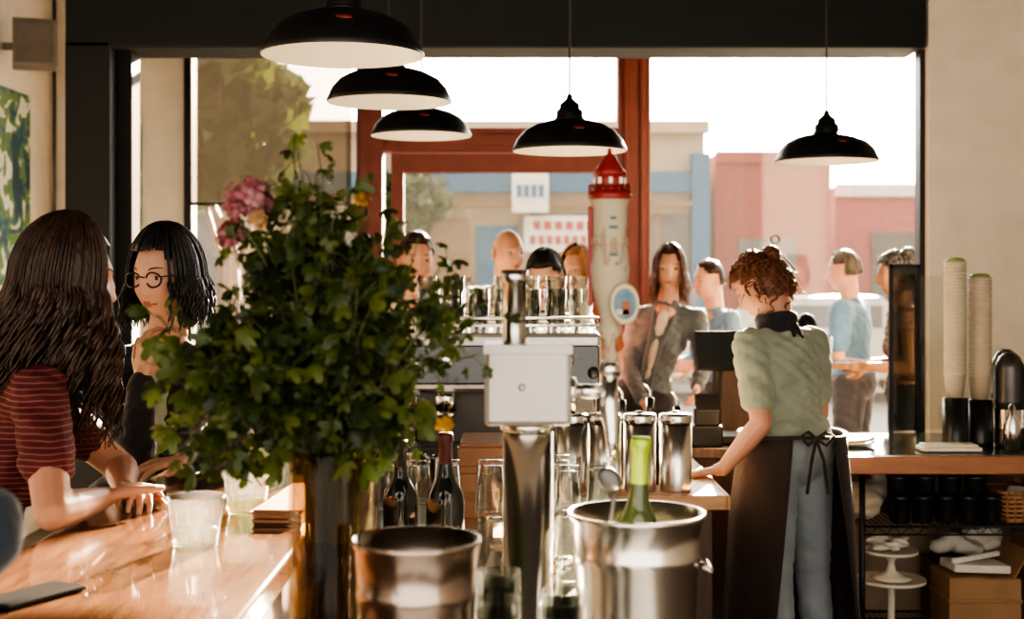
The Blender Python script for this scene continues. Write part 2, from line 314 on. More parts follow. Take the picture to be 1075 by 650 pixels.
cs=cupstack(1.695,5.1,1.087,35,.042); cs.obj('paper_cup_stack',M('cup_paper',(.50,.45,.34),.6))
cs=cupstack(1.80,5.13,1.077,31,.044); cs.obj('paper_cup_stack.001',M('cup_paper2',(.50,.42,.31),.6))
for (x,zt,nm) in ((1.695,1.085,'cup_dispenser'),(1.80,1.075,'cup_dispenser.001')):
    y=5.1 if x<1.75 else 5.13
    b=MB(); b.lathe([(0,0),(.05,0),(.05,.02),(.047,.03),(.047,zt-.897),(.0,zt-.897)],(x,y,.897),seg=32); b.obj(nm,plasticb)
b=MB()
for x in (1.695,1.80): b.ell((x,5.1 if x<1.75 else 5.13,1.085+.09+.0125*34+.01 if x<1.75 else 1.075+.09+.0125*30+.01),(.038,.038,.012))
b.obj('cup_lids',M('green_lid',(.30,.36,.12),.5))
for i,(x,y) in enumerate(((1.91,5.12),(2.035,5.1),(1.98,5.35))):
    b=MB(); h=.36; b.lathe([(0,0),(.055,0),(.058,.01),(.058,.03),(.056,.04),(.056,h*.45),(.059,h*.46),(.059,h*.5),(.055,h*.52),(.055,h*.84),(.05,h*.88),(.04,h*.95),(.02,h),(0,h)],(x,y,.897),m=0,seg=32)
    b.tube([(x+.05,y-.02,1.0),(x+.085,y-.04,1.02),(x+.09,y-.04,1.13),(x+.05,y-.02,1.17)],.008,8,1); b.lathe([(.0575,h*.2),(.0575,h*.4)],(x,y,.897),m=2,seg=32)
    b.obj('coffee_airpot',[dsteel,plasticb,steel])
b=MB(); b.lathe([(0,0),(.03,0),(.031,.1),(.015,.13),(.013,.17),(0,.18)],(1.86,4.96,.897),seg=24); b.obj('syrup_bottle',steel)
b=MB(); b.bx((1.52,4.93,.9),(1.74,5.03,.915)); b.bx((1.53,4.94,.915),(1.73,5.02,.925)); b.obj('serving_tray',whitep,None,.004)
b=MB(); b.lathe([(0,0),(.07,0),(.1,.012),(.1,.016),(.07,.006),(0,.006)],(1.30,5.15,.9)); b.lathe([(0,.01),(.07,.012),(.1,.024),(.1,.028),(0,.018)],(1.30,5.15,.9)); b.obj('plate_stack',whitep)
gp=E('glass_partition',(1.7,5.7,1.3)); b=MB(); b.bx((1.585,5.6,.0),(1.60,5.62,1.60)); b.bx((1.70,5.6,0),(1.715,5.62,1.6)); b.bx((1.585,5.6,1.585),(1.715,5.62,1.6)); b.obj('frame',black,gp)
b=MB(); b.bx((1.60,5.605,.9),(1.70,5.612,1.585)); b.obj('pane',thin_glass('smoke_glass',(.30,.32,.31),.8),gp)
b=MB(); b.bx((1.72,5.66,.9),(1.98,5.668,1.55)); b.obj('guard_pane',thin_glass('guard_glass',(.92,.95,.93),.6),gp)
# ------------------------------------------------------------------ tap tower
tw=E('beer_tap_tower',(.026,2.2,ZC)); tx,ty=.026,2.2
b=MB(); b.lathe([(0,0),(.075,0),(.075,.008),(.06,.014),(.0415,.02),(.0415,.436),(0,.436)],(tx,ty,ZC),m=0,seg=48)
b.lathe([(.042,.42),(.046,.424),(.046,.434),(.042,.436)],(tx,ty,ZC),m=0,seg=48)
b.lathe([(.019,0),(.019,.10),(.022,.102),(.022,.122),(0,.123)],(tx-.022,ty,1.438),m=0,seg=32)
b.obj('column',steelv,tw)
b=MB(); b.bx((tx-.07,ty-.07,1.31),(tx+.069,ty+.07,1.438)); b.obj('manifold_box',steelx,tw,.008)
b=MB(); b.bx((tx-.072,ty-.072,1.425),(tx+.071,ty+.072,1.440)); b.ell((tx-.01,ty-.0705,1.372),(.006,.003,.006))
b.obj('box_lid',steelx,tw,.003)
b=MB(); b.tube([(tx+.068,ty,1.36),(tx+.135,ty,1.36)],.012,16); b.lathe([(.022,0),(.024,.004),(.022,.01),(.013,.014)],(tx+.068,ty,1.36),Matrix.Rotation(math.pi/2,3,'Y'))
b.tube([(tx+.135,ty,1.39),(tx+.135,ty,1.33),(tx+.137,ty-.02,1.29),(tx+.137,ty-.025,1.25)],[.012,.017,.011,.009],14); b.lathe([(.011,1.385),(.018,1.39),(.018,1.40),(.011,1.41)],(tx+.135,ty,0)); b.obj('faucet',steel,tw)
th=E('beer_tap_handle',(.161,2.2,1.4)); hx=.161
towerm=stripes('lighthouse_paint',(.40,.34,.24),(.32,.23,.15),6,.12)
redh=M('lighthouse_red',(.24,.020,.015),.35)
b=MB(); b.lathe([(0,1.405),(.012,1.405),(.014,1.42),(.010,1.43),(.012,1.445),(.019,1.455),(.019,1.465),(.014,1.475),(.020,1.50),(.030,1.53),(.033,1.56),(.029,1.60),(.0285,1.66),(.031,1.672),(.034,1.676)],(hx,ty,0),m=0)
b.lathe([(.034,1.676),(.036,1.68),(.036,1.686),(.028,1.69),(.024,1.70),(.024,1.715),(.027,1.717),(.027,1.722),(.018,1.732),(.010,1.745),(.004,1.752),(.003,1.76),(0,1.762)],(hx,ty,0),m=1)
b.lathe([(.0295,1.60),(.031,1.602),(.031,1.612),(.0292,1.615)],(hx,ty,0),m=0)
for k in range(16):
    a=k*math.pi/8; p=V((hx+.034*math.cos(a),ty+.034*math.sin(a),1.686)); b.tube([p,p+V((0,0,.014))],.0013,5,1)
for z in (1.693,1.700): b.tube([(hx+.034*math.cos(k*math.pi/12),ty+.034*math.sin(k*math.pi/12),z) for k in range(24)],.0012,5,1,closed=True)
for k in range(8):
    a=k*math.pi/4; p=V((hx+.0245*math.cos(a),ty+.0245*math.sin(a),1.70)); b.box(p+V((0,0,.006)),(.005,.005,.012),I3,2)
for z,w_ in ((1.645,.010),(1.63,.014),(1.585,.012),(1.57,.016)):
    b.box((hx+.004,ty-.0300,z),(w_,.002,.005),I3,3)
b.obj('lighthouse',[towerm,redh,whitep,M('print_teal',(.06,.12,.12),.5)],th)
b=MB(); rx=Matrix.Rotation(math.pi/2,3,'X')@Matrix.Diagonal((.82,1.15,1)); 
b.lathe([(0,0),(.026,0),(.029,.003),(.029,.008),(.026,.011),(.0235,.009),(0,.009)],(hx+.022,ty-.030,1.505),rx,0,40)
b.lathe([(0,.0095),(.022,.0095)],(hx+.022,ty-.030,1.505),rx,1,40)
b.box((hx+.024,ty-.041,1.498),(.012,.003,.022),I3,2); b.box((hx+.018,ty-.041,1.492),(.020,.003,.008),I3,0)
o=b.obj('oval_badge',[M('badge_cream',(.5,.42,.28),.4),M('badge_pic',(.04,.13,.20),.4,col2=(.14,.22,.22),scale=45),M('badge_rust',(.32,.07,.03),.5)],th)
b=MB(); b.bx((hx-.036,ty-.008,1.50),(hx-.027,ty+.008,1.665)); b.obj('side_panel',redh,th,.003)
# ------------------------------------------------------------------ buckets
def bucket(name,x,y,r,h,mat,rb=.8,handles=True):
    b=MB(); b.lathe([(0,0),(r*rb,0),(r*rb+.003,.004),(r*(rb+.02),.03),(r*.93,h*.72),(r*.955,h*.74),(r*.955,h*.78),(r*.94,h*.80),(r*.99,h-.012),(r*1.03,h-.006),(r*1.03,h),(r*.99,h),(r*.93,h*.76),(r*rb*.95,.012),(0,.010)],(x,y,ZC),seg=64)
    if handles:
      for s in (-1,1):
        cx=x+s*r*.95; b.tube([(cx,y-.03,ZC+h*.70),(cx+s*.014,y-.032,ZC+h*.69),(cx+s*.018,y,ZC+h*.66),(cx+s*.014,y+.032,ZC+h*.69),(cx,y+.03,ZC+h*.70)],.004,8)
    return b.obj(name,mat)
bucket('ice_bucket',-.133,1.85,.088,.312,M('bucket_warm_steel',(.38,.31,.26),.20,1.),.86,False)
bucket('champagne_bucket',.205,2.2,.111,.287,M('bucket_steel',(.66,.62,.57),.22,1.,bump=.04,bscale=25))
def bottle(name,x,y,z,body,cap,label=None,tilt=None,h=.30,r=.038):
    rot=tilt or I3; b=MB(); k=h/.30
    b.lathe([(0,0),(r*.95,0),(r,.006),(r,.165*k),(r*.93,.185*k),(r*.6,.205*k),(r*.42,.222*k),(.0145,.24*k),(.0135,.29*k)],(x,y,z),rot,0,36)
    b.lathe([(.0145,.235*k),(.015,.28*k),(.0175,.283*k),(.0175,.295*k),(.015,.30*k),(0,.30*k)],(x,y,z),rot,1,28)
    if label: b.lathe([(r+.0006,.04*k),(r+.0006,.13*k)],(x,y,z),rot,2,36)
    return b.obj(name,[body,cap]+([label] if label else []))
bottle('champagne_bottle',.195,2.19,.90,M('champagne_green',(.04,.055,.018),.12,coat=.5),foil,None,Matrix.Rotation(.05,3,'Y')@Matrix.Rotation(-.05,3,'X'),.385,.040)
b=MB(); b.tube([(.14,2.13,1.02),(.165,2.16,1.19),(.168,2.17,1.21)],.0035); b.ell((.158,2.16,1.22),(.024,.009,.018),Matrix.Rotation(.9,3,'Y')); b.obj('ice_scoop',dsteel)
b=MB()
for i in range(40): 
    a=U(0,6.3); rr=U(.058,.078); b.box((.205+rr*math.cos(a),2.2+rr*math.sin(a),U(1.05,1.09)),(.022,.022,.022),Matrix.Rotation(U(0,3),3,(1,U(0,1),U(0,1))))
b.obj('ice_cubes',glass,None,.004)
capr=M('capsule_red',(.05,.008,.012),.35)
bottle('wine_bottle',-.145,2.9,ZC,wine,capr,None,None,.335,.042); bottle('wine_bottle.001',-.255,3.05,ZC,wine,plasticb,None,None,.30,.040)
def tumbler(b,x,y,z,r,h,m=0,inv=False):
    p=[(0,0),(r*.78,0),(r*.8,.004),(r,h),(r*.95,h),(r*.74,.014),(0,.013)]
    if inv: p=[(a,h-c) for a,c in p]
    b.lathe(p,(x,y,z),m=m,seg=28)
for i,(x,y,h) in enumerate(((-.05,3.15,.24),(.035,3.42,.20),(-.16,3.30,.22),(-.24,3.42,.20),(.13,3.2,.22),(.12,3.46,.21),(-.30,3.28,.22),(.22,3.3,.2),(-.02,2.62,.2),(.12,2.7,.2))):
    b=MB(); tumbler(b,x,y,ZC,.038,h*.5,inv=True); tumbler(b,x,y,ZC+h*.5+.002,.038,h*.5,inv=True); b.obj('pint_glass_pair',glass)
for x,y,h in ((-.02,2.07,.225),(.078,2.04,.20),(-.02,1.95,.21),(.05,1.86,.185),(.115,1.93,.17)):
    b=MB()
    for k in range(4): tumbler(b,x,y,ZC+k*.018,.034,h-.06)
    b.obj('stacked_bar_glasses',glass)
b=MB(); b.bx((-.14,3.55,ZC),(.08,3.8,ZC+.23)); 
for z in (.03,.10,.17): b.bx((-.145,3.54,ZC+z),(.085,3.55,ZC+z+.05))
b.obj('wooden_crate',M('crate_wood',(.20,.09,.05),.6,col2=(.28,.14,.08)),None,.004)
b=MB()
for i in range(9): b.box((.03+U(-.01,.01),3.02+U(-.02,.02),ZC+.006+i*.011),(.13,.18,.009),Matrix.Rotation(U(-.15,.15),3,'Z'))
b.obj('napkin_stack',M('kraft_napkin',(.45,.27,.15),.8))
cans=M('canister_steel',(.74,.71,.66),.26,1.)
for i,x in enumerate((.1875,.292,.402,.515)):
    e=E('steel_canister',(x,4.2,ZC)); b=MB(); b.lathe([(0,0),(.050,0),(.051,.004),(.051,.222),(.0,.222)],(x,4.2,ZC),m=0,seg=40)
    b.lathe([(.0525,.215),(.053,.217),(.053,.236),(.050,.242),(.030,.245),(.0,.246)],(x,4.2,ZC),m=1,seg=40); b.lathe([(.012,.245),(.012,.250),(0,.251)],(x,4.2,ZC),m=2,seg=20); b.obj('can',[cans,steel,plasticb],e)
b=MB(); tumbler(b,.25,3.98,ZC,.036,.12); tumbler(b,.17,3.95,ZC,.036,.14); b.obj('water_glasses',glass)
b=MB()
for x,y,h in ((.36,4.36,.27),(.45,4.34,.28),(.54,4.36,.25)):
    b.lathe([(0,0),(.035,0),(.036,h*.62),(.02,h*.76),(.013,h*.85),(.013,h),(0,h)],(x,y,ZC),m=0,seg=24); b.tube([(x,y,ZC+h-.01),(x,y,ZC+h+.02),(x-.02,y-.01,ZC+h+.045)],[.008,.005,.003],8,1)
b.obj('syrup_pour_bottles',[wine,steel])
def pitcher(x,y,z,k=1.):
    b=MB(); b.lathe([(0,0),(.045*k,0),(.047*k,.01*k),(.042*k,.07*k),(.035*k,.10*k),(.040*k,.115*k),(.037*k,.115*k),(.032*k,.10*k),(.038*k,.07*k),(0,.01*k)],(x,y,z),seg=28)
    b.tube([(x+.033*k,y,z+.10*k),(x+.070*k,y,z+.095*k),(x+.072*k,y,z+.04*k),(x+.044*k,y,z+.025*k)],.004*k,8); b.tube([(x-.03*k,y,z+.10*k),(x-.052*k,y,z+.122*k)],[.014*k,.006*k],8); b.obj('milk_pitcher',steel)
for x,y,k in ((-.34,4.22,1.1),(-.23,4.20,.95),(-.11,4.21,1.15),(.02,4.20,1.0)): pitcher(x,y,ZC,k)
# ------------------------------------------------------------------ espresso machine
em=E('espresso_machine',(-.04,4.62,ZC)); 
b=MB(); b.bx((-.34,4.45,1.16),(.30,4.9,1.36)); b.obj('body',steelb,em,.015)
b=MB(); b.bx((-.33,4.55,.98),(.29,4.88,1.16)); b.bx((-.34,4.42,.93),(.30,4.9,.985)); b.obj('lower_body',[dsteel],em,.008)
b=MB(); b.box((-.02,4.43,1.255),(.62,.02,.13),Matrix.Rotation(-.15,3,'X')); b.obj('control_panel',M('panel_gloss',(.02,.022,.02),.12,coat=.5),em,.005)
b=MB()
for x in (-.22,-.02,.18):
    b.lathe([(0,0),(.036,0),(.036,.05),(.03,.06),(0,.06)],(x,4.46,1.10),m=0); b.lathe([(.03,-.02),(.034,-.018),(.034,.0),(.0,.0)],(x,4.46,1.10),m=0); b.tube([(x,4.44,1.09),(x,4.36,1.085),(x,4.30,1.075)],[.009,.012,.014],10,1)
    b.tube([(x,4.46,1.08),(x,4.46,1.06)],.008,8,0); b.lathe([(0,0),(.024,0),(.026,.006),(.022,.012),(0,.012)],(x,4.418,1.27),Matrix.Rotation(math.pi/2,3,'X'),0,24)
for x in (-.31,.27): b.tube([(x,4.44,1.17),(x,4.38,1.14),(x+.01,4.36,1.0)],.006,8,0); b.lathe([(0,0),(.02,0),(.02,.03),(0,.03)],(x,4.44,1.23),Matrix.Rotation(math.pi/2,3,'X'),1)
b.obj('group_heads',[steel,plasticb],em)
b=MB(); 
for z in (1.385,1.41): b.tube([(-.33,4.46,z),(.29,4.46,z),(.29,4.88,z),(-.33,4.88,z)],.005,8,closed=True)
for i in range(9): b.tube([(-.33+i*.0775,4.46,1.36),(-.33+i*.0775,4.46,1.41)],.004,6)
for i in range(26): x=-.32+i*.0238; b.box((x,4.46,1.375),(.010,.006,.03))
b.obj('cup_rail',steel,em)
for x in (-.31,.27):
    b=MB()
    for y in (4.48,4.85): b.lathe([(0,0),(.022,0),(.018,.055),(0,.055)],(x,y,ZC),seg=20)
    b.obj('feet',dsteel,em)
b=MB()
for i in range(7):
    for j in range(4):
        tumbler(b,-.29+i*.088,4.52+j*.095,1.362,.036,.10+.012*(i%3)); 
        if (i+j)%3!=0: tumbler(b,-.29+i*.088,4.52+j*.095,1.395,.036,.11)
        if (i*3+j)%5==0: tumbler(b,-.29+i*.088,4.52+j*.095,1.45,.036,.10)
b.obj('drinking_glasses',glass)
ps=E('point_of_sale_terminal',(.80,5.4,.88)); 
b=MB(); rt=Matrix.Rotation(-.35,3,'X')@I3; b.box((.83,5.35,1.25),(.20,.03,.16),Matrix.Rotation(.25,3,'Z')@rt,0); b.box((.825,5.332,1.255),(.17,.006,.13),Matrix.Rotation(.25,3,'Z')@rt,1)
b.tube([(.83,5.37,1.20),(.83,5.42,1.05),(.83,5.42,.9)],.02,10,0); b.bx((.72,5.33,.88),(.93,5.52,.91),0); b.obj('screen',[plasticb,M('screen_dark',(.02,.025,.03),.1)],ps,.006)
b=MB(); b.bx((.68,5.23,0),(1.12,5.65,.835),0); b.bx((.67,5.22,.835),(1.13,5.66,.878),1); b.obj('register_counter',[woodd,wood],None,.004)
b=MB(); b.bx((.71,5.24,.878),(.83,5.31,.96),0); b.bx((.72,5.245,.96),(.82,5.30,1.03),0); b.box((.77,5.25,1.05),(.10,.012,.08),Matrix.Rotation(-.5,3,'X'),0); b.obj('receipt_printer',plasticb,None,.008)
b=MB(); b.bx((.95,6.05,0),(1.42,6.25,1.14),0); b.bx((.93,6.03,1.14),(1.44,6.28,1.17),1); b.obj('back_shelf_cabinet',[woodd,wood],None,.004)
b=MB()
for i in range(9): tumbler(b,.97+(i%4)*.06,6.09+(i//4)*.075,1.171,.025,.10+.02*(i%2))
b.obj('shelf_glasses',glass)
b=MB(); b.lathe([(0,0),(.05,0),(.06,.05),(.06,.13),(.04,.18),(.03,.2),(0,.21)],(1.35,6.12,1.171)); b.tube([(1.41,6.12,1.3),(1.45,6.12,1.28),(1.44,6.12,1.2),(1.41,6.12,1.2)],.008); b.obj('vacuum_jug',plasticb)
b=MB(); b.tube([(1.22,6.18,1.171),(1.22,6.18,1.70)],.005); b.lathe([(0,0),(.05,0),(.05,.008),(0,.01)],(1.22,6.18,1.171)); b.tube([(1.13+.18*t,6.18,1.58+.08*math.sin(t*math.pi)) for t in [i/12 for i in range(13)]],.005); b.tube([(1.22+.02*math.cos(a*.5),6.18,1.72+.02*math.sin(a*.5)) for a in range(13)],.004,6,closed=True); b.obj('iron_hook_stand',black)
# ------------------------------------------------------------------ items on wood bar
ZB=1.06
def pcup(name,x,y,r,h,liq):
    e=E(name,(x,y,ZB)); b=MB(); b.lathe([(0,.002),(r*.72,0),(r*.74,.004),(r*.8,h*.3),(r*.96,h-.006),(r*1.02,h-.004),(r*1.02,h),(r*.95,h)],(x,y,ZB+.001),seg=40)
    for k in range(12):
        a=k*math.pi/6; b.tube([(x+r*.76*math.cos(a),y+r*.76*math.sin(a),ZB+.01),(x+r*.93*math.cos(a),y+r*.93*math.sin(a),ZB+h*.8)],.0010,5)
    b.obj('cup',plasticg,e)
    if liq: b=MB(); b.lathe([(0,.008),(r*.7,.008),(r*.79,h*.4),(0,h*.4)],(x,y,ZB),seg=32); b.obj('drink',liq,e)
pcup('plastic_cup',-.545,2.74,.050,.088,water); pcup('plastic_cup.001',-.572,2.41,.053,.093,thin_glass('milky',(.9,.9,.86),.3,.05,.02))
b=MB()
for i in range(6): b.box((-.453+U(-.006,.006),2.80+U(-.01,.01),ZB+.003+i*.005),(.096,.34,.004),Matrix.Rotation(-.08+U(-.03,.03),3,'Z'),i%2)
b.obj('menu_stack',[brownp,M('menu_board',(.30,.13,.07),.5)])
b=MB(); b.box((-.73,2.03,ZB+.005),(.075,.15,.008),Matrix.Rotation(-.5,3,'Z')); b.obj('smartphone',plasticb,None,.003)
b=MB(); b.bx((-.56,3.3,ZB),(-.44,3.45,ZB+.06)); 
for i in range(10): b.tube([(-.54+i*.009,3.37+U(-.03,.03),ZB+.02),(-.54+i*.009+U(-.01,.01),3.37+U(-.04,.04),ZB+.16)],.004)
b.obj('utensil_caddy',steelb,None,.004)
# ------------------------------------------------------------------ plant in vase
pv=E('flower_vase',(-.275,2.05,ZC)); vx,vy=-.275,2.05
b=MB(); h=.41; b.lathe([(0,0),(.066,0),(.068,.005),(.068,h-.004),(.066,h),(.063,h-.004),(.062,.02),(0,.018)],(vx,vy,ZC),seg=56); b.obj('glass_vase',vglass,pv)
b=MB(); b.lathe([(0,.02),(.0615,.02),(.0615,.27),(0,.27)],(vx,vy,ZC),seg=48); b.obj('vase_water',thin_glass('vase_water_m',(.50,.38,.24),.12),pv)
sb=MB(); lb=MB()
def leaf(mb,p,d,nrm,size,m,lobed=.42):
    d=d.normalized(); s=d.cross(nrm); 
    if s.length<1e-3: s=d.orthogonal()
    s.normalize(); n=s.cross(d); vs=[p+d*size*.35+n*size*.05]; K=20
    for k in range(K):
        a=2*math.pi*k/K; lob=(1-lobed)+lobed*abs(math.cos(2.5*a))**.7; r=size*.58*lob*(1+.25*math.cos(a))
        x=math.cos(a)*r; y=math.sin(a)*r*.95
        if k==K//2: x=-size*.32
        vs.append(p+d*(x+size*.4)+s*y+n*(-1.2*(y*y)/size-.8*(x*x)/size+U(-.05,.05)*size))
    mb.add(vs,[[0,1+k,1+(k+1)%K] for k in range(K)],m)
def spray(tgt,nleaf,size,spread,start=.45,thick=1.):
    base=V((vx+U(-.04,.04),vy+U(-.04,.04),ZC+.03)); mouth=V((vx+U(-.045,.045),vy+U(-.045,.045),ZC+h)); tgt=V(tgt)
    mid=mouth.lerp(tgt,.5)+V((U(-.02,.02),U(-.02,.02),.06)); pts=[base,base.lerp(mouth,.5),mouth]
    for t in (.25,.5,.75,1.): 
        pts.append((mouth*(1-t)**2+mid*2*t*(1-t)+tgt*t*t))
    sb.tube(pts,[c*thick for c in (.003,.003,.0028,.0024,.002,.0016,.0010)],6)
    for k in range(nleaf):
        t=start+(1-start)*R(); q=mouth*(1-t)**2+mid*2*t*(1-t)+tgt*t*t
        off=V((U(-1,1),U(-1,1),U(-.8,.9)))*spread; 
        if off.length>.02: sb.tube([q,q+off*.5+V((0,0,.006)),q+off],.0009,4)
        dd=(off.normalized()+V((U(-.5,.5),U(-.5,.5),U(-.9,.2))))
        nn=V((U(-.9,.9),U(-1,.5),U(-.1,1)))
        leaf(lb,q+off,dd,nn,size*U(.5,1.25),random.choice((0,0,0,1,1,2,2)))
cnt=0
while cnt<72:
    p=V((U(-1,1),U(-1,1),U(-1,1)))
    if p.length>1: continue
    w=.225 if p.z<0 else .165
    q=V((-.32+p.x*w+(.015 if p.z>0 else 0),2.05+p.y*.16,1.465+p.z*.22)); cnt+=1
    spray(q,21,.034,.045,.33)
for q in ((-.55,2.0,1.42),(-.53,2.05,1.47),(-.52,2.1,1.35),(-.50,2.0,1.28),(-.46,2.0,1.25),(-.48,2.0,1.33),(-.50,2.0,1.40),(-.42,1.98,1.30),(-.20,1.97,1.30),(-.17,2.0,1.34)): spray(q,16,.034,.04,.6)
for q in ((-.19,2.05,1.62),(-.14,2.0,1.61),(-.10,2.05,1.58),(-.06,2.0,1.55),(-.02,2.05,1.52),(-.04,2.0,1.47),(-.13,2.05,1.42),(-.05,2.05,1.43),(-.15,2.0,1.50)): spray(q,9,.026,.035,.6)
for q in ((-.33,2.05,1.74),(-.31,2.1,1.71),(-.355,2.0,1.69),(-.25,2.05,1.68),(-.29,2.0,1.70),(-.22,2.05,1.64),(-.38,2.05,1.62),(-.40,2.07,1.60),(-.42,2.05,1.58),(-.35,2.05,1.64)): spray(q,12,.028,.030,.6)
for q in ((-.335,2.05,1.765),(-.225,2.05,1.71),(-.30,2.05,1.755)): spray(q,6,.018,.012,.8)
for q in ((-.395,2.02,1.65),(-.43,2.05,1.60),(-.41,2.0,1.64)): spray(q,2,.024,.02,.8)
sb.obj('stems',M('stem_green',(.08,.09,.03),.5),pv)
LM=[leafmat('leaf_a',(.030,.050,.009),(.064,.092,.019)),leafmat('leaf_b',(.062,.082,.015),(.115,.142,.030)),leafmat('leaf_c',(.013,.025,.007),(.030,.050,.011))]
lb.obj('foliage',LM,pv,recalc=False)
fb=MB()
def bloom(c,r,n,m,ps):
    c=V(c)
    for i in range(n):
        d=V((U(-1,1),U(-1,1),U(-.6,1))).normalized(); p=c+d*r*U(.35,1.15)
        for k in range(4):
            t=d.orthogonal(); t.rotate(Matrix.Rotation(k*math.pi/2+i,3,d)); leaf(fb,p,t+d*U(.2,.9),d,ps*U(.7,1.2),m if m else (0 if i%3 else 2),.1)
bloom((-.395,2.0,1.662),.032,64,0,.012); bloom((-.372,2.02,1.650),.018,22,0,.011); bloom((-.430,2.04,1.612),.022,30,0,.011)
bloom((-.225,2.0,1.665),.008,7,1,.009); bloom((-.10,1.98,1.33),.008,6,1,.010); bloom((-.372,1.95,1.632),.009,6,3,.012)
fb.obj('blossoms',[leafmat('petal_pink',(.26,.08,.10),(.38,.14,.16)),leafmat('petal_yellow',(.34,.20,.03),(.5,.30,.06)),leafmat('petal_mauve',(.34,.16,.18),(.48,.25,.26)),leafmat('petal_peach',(.45,.26,.14),(.5,.35,.2))],pv,recalc=False)
lb=MB()
for i in range(90):
    p=V((-.35+U(-1,1)*.04,1.93+U(-1,1)*.035,.96+U(-1,1)*.07)); leaf(lb,p,V((U(-1,1),U(-1,1),U(-.2,1))),V((U(-1,1),-.5,U(0,1))),.026*U(.6,1.2),i%3)
    if i%4==0: lb.tube([V((-.35,1.93,ZC+.003)),p],.0012,4,0)
lb.obj('herb_bunch',LM,None,recalc=False)
